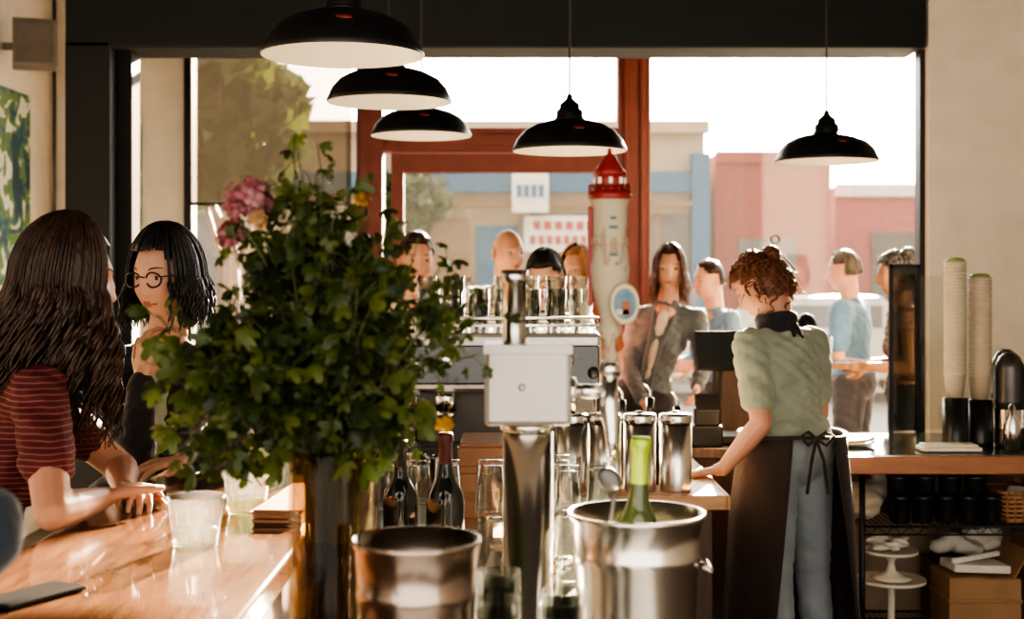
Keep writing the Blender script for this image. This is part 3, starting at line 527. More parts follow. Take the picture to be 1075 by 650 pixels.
# ------------------------------------------------------------------ people
def g(x,s): return math.exp(-(x/s)**2)
def headmat(fwd,up):
    f=V(fwd).normalized(); ly=-f; up=V(up); lz=(up-ly*up.dot(ly)).normalized(); lx=ly.cross(lz); return Matrix((lx,ly,lz)).transposed()
def make_head(e,H,fwd,skin,hair,style,up=(0,0,1),glasses=False,brow=None,sc=1.,male=False):
    H=V(H); Rm=headmat(fwd,up); b=MB(); Uu,W=72,56; vs=[];fs=[];loc=[]
    for i in range(W+1):
        ph=math.pi*i/W
        for k in range(Uu):
            a=2*math.pi*k/Uu; x=math.sin(ph)*math.cos(a); y=math.sin(ph)*math.sin(a); z=math.cos(ph)
            X=.073*x; Y=.095*y; Z=.116*z
            if z<0:
                t=-z; X*=1-.20*t**2+.12*t*(1-t); 
                if y>0: Y*=1-.6*t
                else: Y*=1+.10*t*t-.02*t
            else:
                if y>0: Y*=1+.06*z
            if y<0:
                fr=min(1,-y*2.2); ax=abs(X)
                d=.012*g(X,.008)*g(Z+.010,.020)+.019*g(X,.0115)*g(Z+.034,.012)+.004*g(ax-.011,.006)*g(Z+.040,.006)
                d-=.010*g(ax-.031,.015)*g(Z-.006,.012); d+=.0045*g(Z-.030,.011)*g(X,.05)
                d+=.005*g(ax-.042,.018)*g(Z+.030,.020); d+=.0065*g(X,.021)*g(Z+.064,.0085); d-=.004*g(X,.019)*g(Z+.064,.0022)
                d+=.010*g(X,.022)*g(Z+.098,.018)-.003*g(X,.02)*g(Z+.080,.006); Y-=d*fr
            p=V((X,Y,Z))*sc; loc.append(V((X,Y,Z))); vs.append(H+Rm@p)
    b.v=[tuple(p) for p in vs]
    for i in range(W):
        for k in range(Uu):
            k2=(k+1)%Uu; f=[i*Uu+k,(i+1)*Uu+k,(i+1)*Uu+k2,i*Uu+k2]; c=sum((loc[j] for j in f),V())/4
            b.f.append(f); b.sm.append(True)
            b.m.append(1 if (c.y<-.06 and abs(c.z+.064)<.0080*(1-abs(c.x)/.032) and abs(c.x)<.024) else 0)
    T=lambda p:H+Rm@(V(p)*sc)
    for s in(-1,1):
        b.ell(T((s*.031,-.0680,.003)),.0122*sc,Rm,2,14,10); b.ell(T((s*.031,-.0756,.002)),.0066*sc,Rm,3,10,8)
        b.tube([T((s*(.031+.0150*math.cos(a)),-.0785+.006*abs(math.cos(a)),.0015+.0078*math.sin(a))) for a in [math.pi*j/8 for j in range(9)]],.0032*sc,6,0)
        b.tube([T((s*(.031+.0150*math.cos(a)),-.0785+.006*abs(math.cos(a)),.0025-.0085*math.sin(a))) for a in [math.pi*j/8 for j in range(9)]],.0026*sc,6,0)
        b.tube([T((s*(.031+.016*math.cos(a)),-.0808+.006*abs(math.cos(a)),-.0010+.0085*math.sin(a))) for a in [math.pi*j/8 for j in range(9)]],.0013*sc,6,3)
        b.tube([T((s*(.013+.036*t),-.0915+.022*t*t,.023+.007*math.sin(t*2.6))) for t in [j/6 for j in range(7)]],[.0010,.0020,.0022,.0022,.0018,.0014,.0008],6,4)
        b.ell(T((s*.074,.008,-.006)),(.007*sc,.017*sc,.030*sc),Rm@Matrix.Rotation(s*.35,3,'Z')@Matrix.Rotation(-.15,3,'X'),0,14,10)
        b.tube([T((s*.081,.008+.014*math.cos(a),-.004+.026*math.sin(a))) for a in [-1.2+j*.4 for j in range(9)]],.003*sc,6,0)
    b.obj('head',[skin,lip,eyew,iris,brow or hair],e,recalc=False)
    if glasses:
        gb=MB()
        for s in (-1,1):
            gb.tube([T((s*(.033+.0245*math.cos(a)),-.098+.006*abs(math.cos(a)),.000+.019*math.sin(a))) for a in [2*math.pi*j/20 for j in range(20)]],.0026*sc,6,0,closed=True)
            gb.tube([T((s*.057,-.092,.008)),T((s*.076,-.04,.008)),T((s*.082,.01,.004))],.0018,6,0)
        gb.tube([T((-.010,-.099,.006)),T((0,-.104,.009)),T((.010,-.099,.006))],.002,6,0); gb.obj('eyeglasses',M('glasses_frame',(.02,.012,.01),.2),e)
    if style is None: return
    kind=style['kind']; hb=MB(); th=style.get('thick',1.07); face=style.get('face',62)
    vs=[];keep={}
    Uh,Wh=48,32
    for i in range(Wh+1):
        ph=math.pi*i/Wh
        for k in range(Uh):
            a=2*math.pi*k/Uh; d=V((math.sin(a)*math.sin(ph),-math.cos(a)*math.sin(ph),math.cos(ph)))
            n_=noise.noise(d*6+H*3)*.006
            q=V((d.x*.078,d.y*(.101),d.z*.121))*(th/1.04); q+=d*n_
            az=math.degrees(math.atan2(abs(d.x),-d.y)); el=math.degrees(ph)
            lim=style.get('front',48) if az<face else (style.get('side',78) if az<100 else style.get('back',112))
            if face-12<az<face+6: lim=(style.get('front',48)+style.get('side',78))/2
            keep[(i,k)]=el<lim; vs.append(T(q))
    fs=[]
    for i in range(Wh):
        for k in range(Uh):
            k2=(k+1)%Uh
            if keep[(i,k)] and keep[(i,k2)]: fs.append([i*Uh+k,(i+1)*Uh+k,(i+1)*Uh+k2,i*Uh+k2])
    hb.add(vs,fs)
    rg=random.Random(len(kind)+3)
    if kind in('long','bob','short'):
        Ls=style.get('len',.2); n=style.get('n',170)
        for i in range(n):
            if style.get('bangs') and i%5==0: a=rg.uniform(-face,face); endel=style['bangs']; L=0
            else:
                a=rg.choice((-1,1))*rg.uniform(face-4,180); endel=style.get('hang',92); L=Ls*rg.uniform(.72,1.05)
                if kind=='short': 
                    if rg.random()<.3: a=rg.uniform(-face,face)
                    endel=(style.get('front',48)-2 if abs(a)<face else style.get('side',72)+rg.uniform(-8,4) if abs(a)<105 else style.get('back',108)); L=0
            ar=math.radians(a); sh=th*rg.uniform(1.0,1.09 if kind!='short' else 1.04); pts=[]; rad=[]
            for j in range(8):
                t=j/7; el=math.radians(8+(endel-8)*t); d=V((math.sin(ar)*math.sin(el),-math.cos(ar)*math.sin(el),math.cos(el)))
                pts.append(T(V((d.x*.078,d.y*.101,d.z*.121))*sh)); rad.append(style.get('w',.007)*(0.5+.5*math.sin(math.pi*min(1,t+.3))))
            if L:
                last=pts[-1]; outw=(last-H); outw.z=0; outw.normalize(); sw=rg.uniform(0,6.28); am=style.get('wave',.008)
                tuck=style.get('tuck',0)
                side=V((0,0,1)).cross(outw); fq=rg.uniform(9,15)
                for j in range(1,17):
                    t=j/16; pts.append(last+V((0,0,-L*t))+outw*(am*math.sin(sw+t*fq)*min(1,t*3)+tuck*t*.04+(.012*math.sin(t*3.1)))+side*am*(math.cos(sw+t*fq)*min(1,t*3))); rad.append(style.get('w',.007)*(1.0-.8*t**2))
            hb.tube(pts,rad,5,flat=.55)
    if kind=='curly_bun':
        bs=style.get('bun',.030); bc_=V(style.get('bunpos',(0,.070,.105)))
        for i in range(320):
            d=V((rg.uniform(-1,1),rg.uniform(-.85,1),rg.uniform(-.45,1))).normalized(); c=V((d.x*.079,d.y*.101,d.z*.119))*1.05
            if d.y<-.3 and d.z<.45: continue
            t1=(bc_-c); t1-=d*t1.dot(d)
            if t1.length<.01: continue
            t1.normalize(); t2=d.cross(t1); ln=rg.uniform(.03,.055); ph_=rg.uniform(0,6.28)
            hb.tube([T(c+t1*ln*(u/7-.4)+t2*.011*math.sin(ph_+u*.9)+d*(.009*math.sin(u/7*math.pi)-.003+.004*math.cos(ph_+u))) for u in range(8)],[.0015,.003,.004,.0043,.0043,.004,.003,.0015],5,flat=.7)
        for i in range(90):
            d=V((rg.uniform(-1,1),rg.uniform(-.9,1),rg.uniform(-.5,1))).normalized()
            if d.y<-.5 and d.z<.3: continue
            c=V((d.x*.080,d.y*.102,d.z*.120))*1.06; t1=d.orthogonal(); t1.rotate(Matrix.Rotation(rg.uniform(0,6.28),3,d))
            hb.tube([T(c+t1*.012*math.sin(u*.8)+d*(.005*u-.004)-V((0,0,.0008*u*u))) for u in range(7)],[.002,.0018,.0015,.0012,.001,.0008,.0005],4)
        for i in range(70):
            d=V((rg.uniform(-1,1),rg.uniform(-1,1),rg.uniform(-1,1))).normalized(); c=bc_+d*bs*.9; t1=d.orthogonal(); t1.rotate(Matrix.Rotation(rg.uniform(0,6.28),3,d)); t2=d.cross(t1)
            hb.tube([T(c+(t1*math.cos(u*.6)+t2*math.sin(u*.6))*.014+d*.001*u) for u in range(7)],[.002,.004,.005,.005,.005,.004,.002],5)
        hb.ell(T(bc_),bs,I3,0)
    hb.obj('hair',hair,e,recalc=False)
def hand_parts(b,W,D,Nm,T,curl,sc=1.):
    W=V(W);D=V(D).normalized();Nm=V(Nm);Nm=(Nm-D*Nm.dot(D)).normalized();T=V(T);T=T-D*T.dot(D)-Nm*T.dot(Nm);T.normalize()
    for i,(ln,kn) in enumerate(((.068,.084),(.076,.088),(.070,.085),(.054,.078))):
        off=(.0285-.019*i)*sc; k=W+D*kn*sc+T*off
        b.cap(W+T*off*.55+D*.006,k,.0135*sc,.0108*sc)
        p=k; al=0
        for fr,da,r1,r2 in ((.45,.5,.0092,.0082),(.31,.8,.0082,.0074),(.24,.6,.0074,.0062)):
            al+=curl*da*(1+.08*i); d=D*math.cos(al)+Nm*math.sin(al)+T*(.06-.04*i); d.normalize(); q=p+d*ln*fr*sc; b.cap(p,q,r1*sc,r2*sc); p=q
    b.cap(W+D*.04*sc+T*.012*sc,W+D*.07*sc-T*.012*sc,.0125*sc,.0115*sc)
    p=W+D*.018*sc+T*.020*sc
    for d,l,r1,r2 in ((D*.65+T*.72+Nm*.15,.042,.0145,.0115),(D*.85+T*.42+Nm*.2,.032,.0112,.0098),(D*.95+T*.15+Nm*.3*curl,.026,.0098,.0078)):
        q=p+d.normalized()*l*sc; b.cap(p,q,r1*sc,r2*sc); p=q
def basis(SR,SL,N,P):
    r=(SR-SL).normalized(); u=(N-P).normalized(); f=u.cross(r).normalized(); r=f.cross(u).normalized(); return r,f,u,Matrix((r,f,u)).transposed()
def person(name,J,fwd,skin,hair,style,shirt,pants,sleeve=.55,female=True,hands=None,vox=.007,up=(0,0,1),glasses=False,inner=None,shoes=None,bulk=1.,brow=None,hv=.0035,headsc=1.,loose=0.,folds=.006,placket=None):
    J={k:V(v) for k,v in J.items()}; e=E(name,(J['P'].x,J['P'].y,0)); r,f,u,B=basis(J['SR'],J['SL'],J['N'],J['P']); N,P,H=J['N'],J['P'],J['H']
    b=MB(); k=bulk
    b.ell(N-u*.165+f*.0,(.150*k,.100*k,.165),B); b.ell(N.lerp(P,.60),((.122+loose)*k,(.088+loose)*k,.16),B); b.ell(P+u*.04,((.150+loose*.5)*k,(.108+loose*.5)*k,.12),B)
    b.ell(N-u*.09-f*.015,(.13*k,.075*k,.09),B)
    for s in('SL','SR'):
        S=J[s]; b.cap(N-u*.035-f*.01,S,.048,.052*k); b.cap(N-u*.12,S-u*.02,.07,.055*k)
    if female:
        for s in(-1,1): b.ell(N-u*.215+r*s*.068+f*.060,(.060,.046,.062),B)
    b.cap(N-u*.03,N+u*.002,.07,.058)
    for s,el,w in(('SL','EL','WL'),('SR','ER','WR')):
        S,L_,W=J[s],J[el],J[w]
        if sleeve>=1.5: b.cap(S,L_,.056*k,.047*k); b.cap(L_,L_.lerp(W,.93),.047*k,.034*k)
        else: q=S.lerp(L_,sleeve); b.cap(S,q,(.056+loose*.2)*k,(.053+loose*.3)*k)
    blob('top',b,shirt,e,vox,3,folds)
    if inner:
        b=MB(); b.ell(N-u*.17+f*.020,(.085,.098,.16),B); b.ell(N.lerp(P,.6)+f*.018,(.075,.090,.15),B)
        for s in(-1,1): b.ell(N-u*.215+r*s*.045+f*.066,(.055,.049,.06),B)
        blob('inner_top',b,inner,e,vox,3)
    if placket:
        b=MB(); b.ell(N-u*.11+f*.060,(.038,.050,.10),B); b.ell(N-u*.24+f*.070,(.026,.045,.11),B); b.ell(N-u*.40+f*.052,(.022,.045,.12),B); blob('inner_top',b,placket,e,vox,3)
        b=MB(); 
        for s in(-1,1): b.tube([N+r*s*.055+f*.01+u*.005,N-u*.06+r*s*.05+f*.085,N-u*.2+r*s*.032+f*.118,N-u*.38+r*s*.028+f*.104,N-u*.5+r*s*.04+f*.11],[.012,.013,.012,.010,.009],8,flat=.6)
        b.obj('lapels',shirt,e)
    b=MB(); hd=headmat(fwd,up); nb=H+hd@V((0,.018,-.06)); b.cap(nb,N-u*.01,.050*(1 if female else 1.18),.056); b.ell(N-u*.04+f*.040,(.062,.045,.05),B)
    blob('neck',b,skin,e,.006,3)
    for s,el,w,hn in(('SL','EL','WL','L'),('SR','ER','WR','R')):
        S,L_,W=J[s],J[el],J[w]; b=MB(); mid=L_.lerp(W,.3)
        if sleeve<1.5: b.cap(S,S.lerp(L_,.4),.044*k,.043*k); b.cap(S.lerp(L_,.4),L_,.043*k,.036); b.cap(L_,mid,.036,.037*k); b.cap(mid,W,.037*k,.0235)
        else: b.cap(L_.lerp(W,.8),W,.027,.0235)
        D=(W-L_).normalized(); hh=(hands or {}).get(hn) or dict(D=D,N=f*.2-r*(1 if hn=='R' else -1),T=f,c=.45)
        b.cap(W,W+V(hh['D']).normalized()*.02,.0235,.020); hand_parts(b,W+V(hh['D']).normalized()*.01,hh['D'],hh['N'],hh['T'],hh['c'],hh.get('s',.97 if female else 1.06))
        blob('arm_'+('left' if hn=='L' else 'right'),b,skin,e,hv,2)
    b=MB(); b.ell(P,(.165*k,.118*k,.125),B)
    for h_,kn,an in(('HL','KL','AL'),('HR','KR','AR')):
        Hh,Kn,An=J[h_],J[kn],J[an]; b.cap(Hh,Kn,.088*k,.060*k); b.cap(Kn,Kn.lerp(An,.35),.060*k,.058*k); b.cap(Kn.lerp(An,.35),An,.058*k,.045)
    blob('trousers',b,pants,e,.010,3,.005)
    b=MB()
    for an,kn in(('AL','KL'),('AR','KR')):
        A=J[an]; ff=V((f.x,f.y,0)).normalized(); zb=0 if A.z<.2 else A.z-.09
        b.cap(A-V((0,0,.01)),V((A.x,A.y,zb+.045)),.042,.040); b.cap(V((A.x,A.y,zb+.04)),V((A.x,A.y,zb+.035))+ff*.15,.038,.033)
    blob('shoes',b,shoes or plasticb,e,.008,2)
    make_head(e,H,fwd,skin,hair,style,up,glasses,brow,headsc)
    return e
def auto(x,y,hz,yaw,seat=False,sw=.165,lean=.02,stoolz=.75):
    a=math.radians(yaw); f=V((math.cos(a),math.sin(a),0)); l=V((-f.y,f.x,0)); H=V((x,y,hz)); N=H-f*.035-V((0,0,.175)); 
    J=dict(H=H,N=N,SL=N+l*sw-V((0,0,.045)),SR=N-l*sw-V((0,0,.045)))
    for s,sg in(('L',1),('R',-1)):
        S=J['S'+s]; J['E'+s]=S+l*sg*.045-V((0,0,.27))-f*.0; J['W'+s]=J['E'+s]+f*.20+V((0,0,.0))-l*sg*.10
    if seat: P=V((N.x,N.y,stoolz+.10))-f*lean
    else: P=V((N.x,N.y,N.z-.46))-f*lean
    J['P']=P
    for s,sg in(('L',1),('R',-1)):
        h_=P+l*sg*.085-V((0,0,.03)); J['H'+s]=h_
        if seat: J['K'+s]=h_+f*.42+l*sg*.04; J['A'+s]=J['K'+s]-V((0,0,max(.2,h_.z-.42)))-f*.06; J['A'+s].z=.40
        else: J['K'+s]=h_*1+f*.02; J['K'+s].z=h_.z*.53; J['A'+s]=V((h_.x,h_.y,.09))
    return J
def stool(x,y,h=.735):
    e=E('bar_stool',(x,y,0)); b=MB(); b.lathe([(0,h-.045),(.15,h-.045),(.165,h-.03),(.165,h-.008),(.15,h),(0,h)],(x,y,0),m=0)
    for i in range(4):
        a=math.pi/4+i*math.pi/2; c,s=math.cos(a),math.sin(a); b.tube([(x+c*.12,y+s*.12,h-.045),(x+c*.2,y+s*.2,0)],.013,8,1)
    b.tube([(x+.185*math.cos(k*math.pi/12),y+.185*math.sin(k*math.pi/12),.27) for k in range(24)],.009,6,1,closed=True); b.obj('frame',[woodd,dsteel],e)
LONG=dict(kind='long',len=.33,n=230,wave=.012,w=.0085,thick=1.12,face=58,hang=95,tuck=.6)
f1=V((.85,.5,0)).normalized()
J=dict(H=(-.960,2.87,1.545),N=(-1.03,2.86,1.355),SL=(-1.115,3.00,1.305),SR=(-.965,2.725,1.315),EL=(-.90,3.08,1.105),WL=(-.835,2.87,1.095),ER=(-.875,2.54,1.100),WR=(-.835,2.71,1.098),P=(-1.20,2.83,.86),
 HL=(-1.21,2.92,.83),HR=(-1.17,2.74,.83),KL=(-.96,3.05,.80),KR=(-.94,2.80,.80),AL=(-.96,3.0,.38),AR=(-.96,2.78,.38))
strp=stripes('striped_shirt',(.085,.007,.009),(.20,.08,.07),85,.22)
person('seated_woman',J,f1+V((0,0,-.12)),skinA,h_brown,dict(LONG,len=.33,wave=.017,n=440,w=.0056),strp,cloth('jeans_dark',(.03,.04,.07)),.62,True,
 dict(R=dict(D=(.35,.85,.05),N=(.3,-.1,-1),T=(1,-.3,.2),c=.55),L=dict(D=(.45,-.85,.08),N=(-.3,0,-1),T=(1,.3,.3),c=.6)),vox=.006,folds=.007)
stool(-1.2,2.83)
f2=V((-.42,-.88,-.10))
J=dict(H=(-.905,3.5,1.55),N=(-.925,3.56,1.365),SL=(-.765,3.56,1.305),SR=(-1.08,3.58,1.305),ER=(-.945,3.36,1.10),WR=(-.945,3.40,1.285),EL=(-.735,3.46,1.10),WL=(-.80,3.28,1.098),P=(-1.05,3.72,.86),
 HL=(-.96,3.70,.83),HR=(-1.13,3.70,.83),KL=(-.96,3.36,.80),KR=(-1.12,3.34,.80),AL=(-.96,3.38,.38),AR=(-1.12,3.38,.38))
person('seated_woman.001',J,f2,skinB,h_black,dict(kind='bob',len=.13,n=330,wave=.004,w=.0065,thick=1.10,face=54,hang=92,bangs=57,tuck=.3),cloth('cardigan_dark',(.012,.014,.019)),cloth('skirt_dark',(.02,.02,.03)),1.6,True,
 dict(R=dict(D=(.12,.15,1),N=(.5,.6,0),T=(-.8,.5,0),c=.75),L=dict(D=(-.6,-.75,-.02),N=(0,0,-1),T=(.5,-.6,.1),c=.35)),vox=.006,glasses=True,inner=cloth('pale_green_top',(.32,.36,.27)))
stool(-1.07,3.74)
# --- foreground customer at the left
J=auto(-.79,1.75,1.46,60,True,.18); J['P']=V((-1.13,1.70,.86)); J['EL']=V((-.98,1.98,1.13)); J['WL']=V((-.95,2.12,1.11)); J['ER']=V((-.745,1.60,1.115)); J['WR']=V((-.99,1.72,1.11))
for s,dy in (('L',.09),('R',-.09)): J['H'+s]=V((-1.13,1.70+dy,.83)); J['K'+s]=V((-.97,1.72+dy,.80)); J['A'+s]=V((-.97,1.72+dy,.38))
person('seated_man',J,(.7,.7,0),skinB,h_brown,dict(kind='short',n=120,face=55,thick=1.05),cloth('denim_shirt',(.022,.030,.042)),cloth('jeans_b',(.03,.05,.09)),1.6,False,dict(R=dict(D=(-.9,.3,0),N=(0,0,-1),T=(.3,.9,0),c=.4),L=dict(D=(-.8,.3,0),N=(0,0,-1),T=(-.3,-.6,0),c=.4)),vox=.008); stool(-1.15,1.70)
# --- barista
J=dict(H=(.868,4.62,1.515),N=(.925,4.60,1.365),SL=(.805,4.52,1.315),SR=(1.055,4.69,1.315),EL=(.83,4.44,1.06),WL=(.705,4.46,.905),ER=(1.095,4.76,1.06),WR=(.98,4.90,.98),P=(.965,4.58,.96),
 HL=(.89,4.54,.93),HR=(1.03,4.63,.93),KL=(.90,4.56,.50),KR=(1.05,4.66,.50),AL=(.92,4.50,.09),AR=(1.08,4.62,.09))
ba=person('barista',J,(-.72,.50,-.48),skinA,h_red,dict(kind='curly_bun',thick=1.08,face=55,back=116,bun=.020,bunpos=(0,.080,.080)),cloth('sage_tshirt',(.27,.30,.235)),cloth('light_jeans',(.26,.29,.31)),.68,True,
 dict(L=dict(D=(-.9,.15,-.18),N=(0,0,-1),T=(.1,1,0),c=.30),R=dict(D=(-.6,.6,-.1),N=(0,0,-1),T=(-.6,-.6,0),c=.5)),vox=.006,loose=.012,folds=.009)
apm=cloth('apron_brown',(.030,.017,.013)); b=MB(); bk=math.radians(-76); rows=18; cols=72; vs=[];fs=[]; ax_,ay_=.965,4.585
for i in range(rows+1):
    t=i/rows; z=1.01-t*.73
    for j in range(cols+1):
        q=j/cols; half=24+13*t; a=bk+math.radians(half+q*(360-2*half)); edge=1-min(1,min(q,1-q)*8); fl=.007*math.sin(a*9+2*t)*t
        rr=.182+.018*min(1,t*2.5)+.03*t+fl+edge*.035*t
        vs.append((ax_+rr*math.cos(a)*(1.0)-.01*t,ay_+rr*.90*math.sin(a),z+.02*math.sin(q*math.pi)*t))
for i in range(rows):
    for j in range(cols): fs.append([i*(cols+1)+j,i*(cols+1)+j+1,(i+1)*(cols+1)+j+1,(i+1)*(cols+1)+j])
b.add(vs,fs); b.obj('apron',apm,ba,solid=.006)
b=MB(); b.tube([(ax_+.180*math.cos(a),ay_+.164*math.sin(a),1.01+.004*math.sin(3*a)) for a in [2*math.pi*k/40 for k in range(40)]],.011,8,closed=True,flat=.6)
kx,ky=ax_+.182*math.cos(bk),ay_+.168*math.sin(bk)
for s in(-1,1):
    b.tube([(kx,ky,1.01),(kx+s*.03,ky-.015,1.035),(kx+s*.055,ky-.015,1.02),(kx+s*.03,ky-.015,.99),(kx,ky,1.01)],.006,6); b.tube([(kx,ky,1.01),(kx+s*.02,ky-.02,.94),(kx+s*.035,ky-.02,.83)],.006,6)
b.obj('apron_tie',apm,ba)
b=MB(); nc=V((.912,4.60,1.395))
for kk in range(3): b.tube([nc+V((.060*math.cos(a),.060*math.sin(a),.012*kk-.012+.012*math.sin(a+kk*1.3))) for a in [2*math.pi*k/24 for k in range(24)]],.014,8,closed=True)
b.cap(nc+V((.05,-.045,-.01)),nc+V((.075,-.07,-.05)),.013,.006); b.cap(nc+V((.05,-.045,-.01)),nc+V((.045,-.075,-.045)),.013,.006)
blob('neck_scarf',b,cloth('scarf_black',(.016,.015,.020)),ba,.005,2,.004)
# --- woman in grey cardigan
J=auto(.815,6.9,1.585,-105,False,.165); 
J['N']=V((.81,6.93,1.40)); J['P']=V((.69,6.98,.93)); J['SL']=V((.955,6.90,1.33)); J['SR']=V((.655,6.97,1.335)); J['EL']=V((.985,6.86,1.09)); J['WL']=V((.93,6.70,.99)); J['ER']=V((.60,6.90,1.08)); J['WR']=V((.66,6.76,.92))
J['HL']=V((.77,6.97,.90)); J['HR']=V((.61,6.98,.90)); J['KL']=V((.76,6.95,.5)); J['KR']=V((.62,6.95,.5)); J['AL']=V((.76,7.0,.09)); J['AR']=V((.62,7.0,.09))
person('standing_woman',J,(-.15,-1,-.02),skinB,h_ash,dict(LONG,len=.17,n=190,wave=.006,w=.006,tuck=.1,face=46,thick=1.07),cloth('grey_cardigan',(.105,.125,.14)),cloth('black_jeans',(.02,.02,.025)),1.6,True,vox=.008,hv=.005,folds=.008,placket=cloth('beige_blouse',(.50,.46,.40)))
def cust(name,x,y,hz,yaw,skin,hair,style,sh,pa,sl=.6,fem=True,gl=False,down=-.05,seat=False,**k):
    J=auto(x,y,hz,yaw,seat,.165 if fem else .19); a=math.radians(yaw)
    return person(name,J,(math.cos(a),math.sin(a),down),skin,hair,style,sh,pa,sl,fem,None,.009,hv=.0055,glasses=gl,**k)
cust('standing_man',-.02,6.65,1.665,-60,skinA,h_grey,None,cloth('tan_shirt',(.35,.26,.2)),cloth('pants_a',(.05,.05,.06)),.6,False,brow=h_grey)
cust('standing_woman.001',.155,6.15,1.545,-110,skinB,h_black,dict(kind='short',n=160,w=.009,thick=1.12,face=58,front=56),cloth('navy_top',(.03,.035,.05)),cloth('pants_b',(.04,.04,.05)),.6,True,True,-.35)
cust('standing_woman.002',.34,6.85,1.58,-125,skinB,h_blond,dict(LONG,len=.16,n=130,wave=.006,tuck=.3,thick=1.1,face=52),cloth('rust_top',(.35,.12,.07)),cloth('pants_c',(.04,.04,.05)),.6,True)
cust('standing_man.001',-.43,6.0,1.62,-75,skinA,h_brown,dict(kind='short',n=150,face=55,thick=1.06),cloth('cream_shirt',(.55,.47,.34)),cloth('pants_d',(.05,.04,.03)),1.6,False)
cust('standing_man.002',1.93,7.75,1.575,150,skinA,h_grey,dict(kind='short',n=150,face=50,thick=1.03,side=66,back=96,front=40),cloth('blue_shirt',(.09,.19,.30)),cloth('pants_e',(.05,.05,.06)),.7,False,bulk=1.15)
cust('standing_woman.003',2.06,7.15,1.56,175,skinC,h_black,dict(kind='curly_bun',thick=1.08,face=52),stripes('print_dress',(.10,.05,.04),(.30,.14,.10),30,.3),cloth('pants_f',(.02,.02,.03)),.2,True)
cust('standing_man.003',1.17,7.9,1.52,200,skinA,h_brown,dict(kind='short',n=140,face=50,thick=1.03,side=66,back=96,front=40),cloth('pale_blue_shirt',(.13,.21,.29)),cloth('pants_g',(.05,.05,.06)),1.6,False)
def table(x,y,h,w,d):
    b=MB(); b.bx((x-w/2,y-d/2,h-.035),(x+w/2,y+d/2,h),0); b.tube([(x,y,.02),(x,y,h-.03)],.035,12,1); b.lathe([(0,0),(.2,0),(.2,.015),(.05,.03),(0,.03)],(x,y,0),m=1); b.obj('pedestal_table',[wood,black],None,.003)
table(1.62,7.15,1.10,.36,.4)
b=MB(); tumbler(b,1.56,7.1,1.101,.03,.1); tumbler(b,1.7,7.2,1.101,.03,.12); b.obj('table_glasses',glass)
def chair(x,y,rz):
    e=E('dining_chair',(x,y,0)); Rz=Matrix.Rotation(rz,3,'Z'); b=MB(); c=V((x,y,0)); P_=lambda a:c+Rz@V(a)
    b.box(P_((0,0,.45)),(.40,.40,.03),Rz)
    for sx in(-1,1):
        b.tube([P_((sx*.18,-.18,.44)),P_((sx*.19,-.2,0))],.014); b.tube([P_((sx*.19,.22,0)),P_((sx*.18,.18,.45)),P_((sx*.17,.24,.92))],.014)
    for z in(.62,.74,.88): b.tube([P_((-.17,.2+.04*(z-.45)*2,z)),P_((0,.235+.04*(z-.45)*2,z)),P_((.17,.2+.04*(z-.45)*2,z))],.016,8,flat=.6)
    b.obj('frame',woodd,e,.003)
chair(1.18,6.95,2.9); chair(2.75,7.0,-.6)
# ------------------------------------------------------------------ exterior
simple('sidewalk_outside',(-14,8.6,-.12),(16,13,-.02),M('sidewalk',(.22,.19,.16),.9))
simple('street_asphalt',(-40,13,-.25),(40,21,-.14),M('asphalt',(.11,.10,.095),.9))
simple('sidewalk_far',(-40,21,-.25),(40,60,-.05),bpy.data.materials['sidewalk'])
e=E('storefront_building',(-2,24,0)); stc=M('stucco',(.30,.23,.155),.9,var=.06); bl=M('fascia_blue',(.006,.075,.15),.6); dk=M('shop_glass',(.05,.045,.045),.2); brownf=M('shop_doors',(.16,.085,.04),.6)
b=MB(); b.bx((-14,22.5,-.05),(3.25,30,4.1),0); b.bx((-14,22.3,2.95),(3.3,22.5,3.3),1); b.bx((-14,22.25,3.95),(3.3,22.5,4.15),0); b.bx((3.0,22.2,-.05),(3.3,22.5,3.6),1); b.bx((-14,22.2,2.72),(3.0,22.35,2.80),3)
for x in(-9,-6,-3.2,.3,1.8): b.bx((x,22.44,.5),(x+1.3,22.52,2.6),2); b.bx((x+.6,22.42,.5),(x+.68,22.46,2.6),3)
b.bx((-.6,22.4,0),(.1,22.52,2.4),1); b.bx((-1.6,22.4,0),(-.7,22.52,2.5),3); b.obj('facade',[stc,bl,dk,brownf],e)
signr=M('sign_red',(.28,.02,.015),.5); paperx=M('sign_white',(.50,.47,.42),.8); b=MB(); b.bx((.2,22.1,1.95),(1.6,22.2,2.55),0); b.bx((0,21.9,2.6),(.6,22.0,3.25),0)
for k in range(9): b.bx((.3+k*.14,22.08,2.08),(.3+k*.14+.09,22.11,2.22),1)
for k in range(6): b.bx((.35+k*.18,22.08,2.32),(.35+k*.18+.12,22.11,2.46),1)
for k in range(4): b.bx((.08+k*.12,21.88,2.85),(.16+k*.12,21.9,3.05),2)
b.obj('shop_sign',[paperx,signr,bl],e)
b=MB(); b.bx((3.5,23,-.05),(5.5,30,3.65),0); b.bx((3.5,22.9,3.5),(5.5,23,3.7),0); b.bx((3.9,22.95,0),(4.9,23.02,2.2),1); b.obj('red_building',[M('brick_red',(.19,.030,.028),.9),dk])
b=MB(); b.bx((6.3,26,-.05),(14,33,3.3),0); b.bx((6.3,25.9,3.1),(14,26,3.35),1); b.bx((7,25.95,.6),(8.5,26.02,2.4),2); b.obj('pink_building',[M('pink_stucco',(.26,.075,.08),.9),paperx,dk])
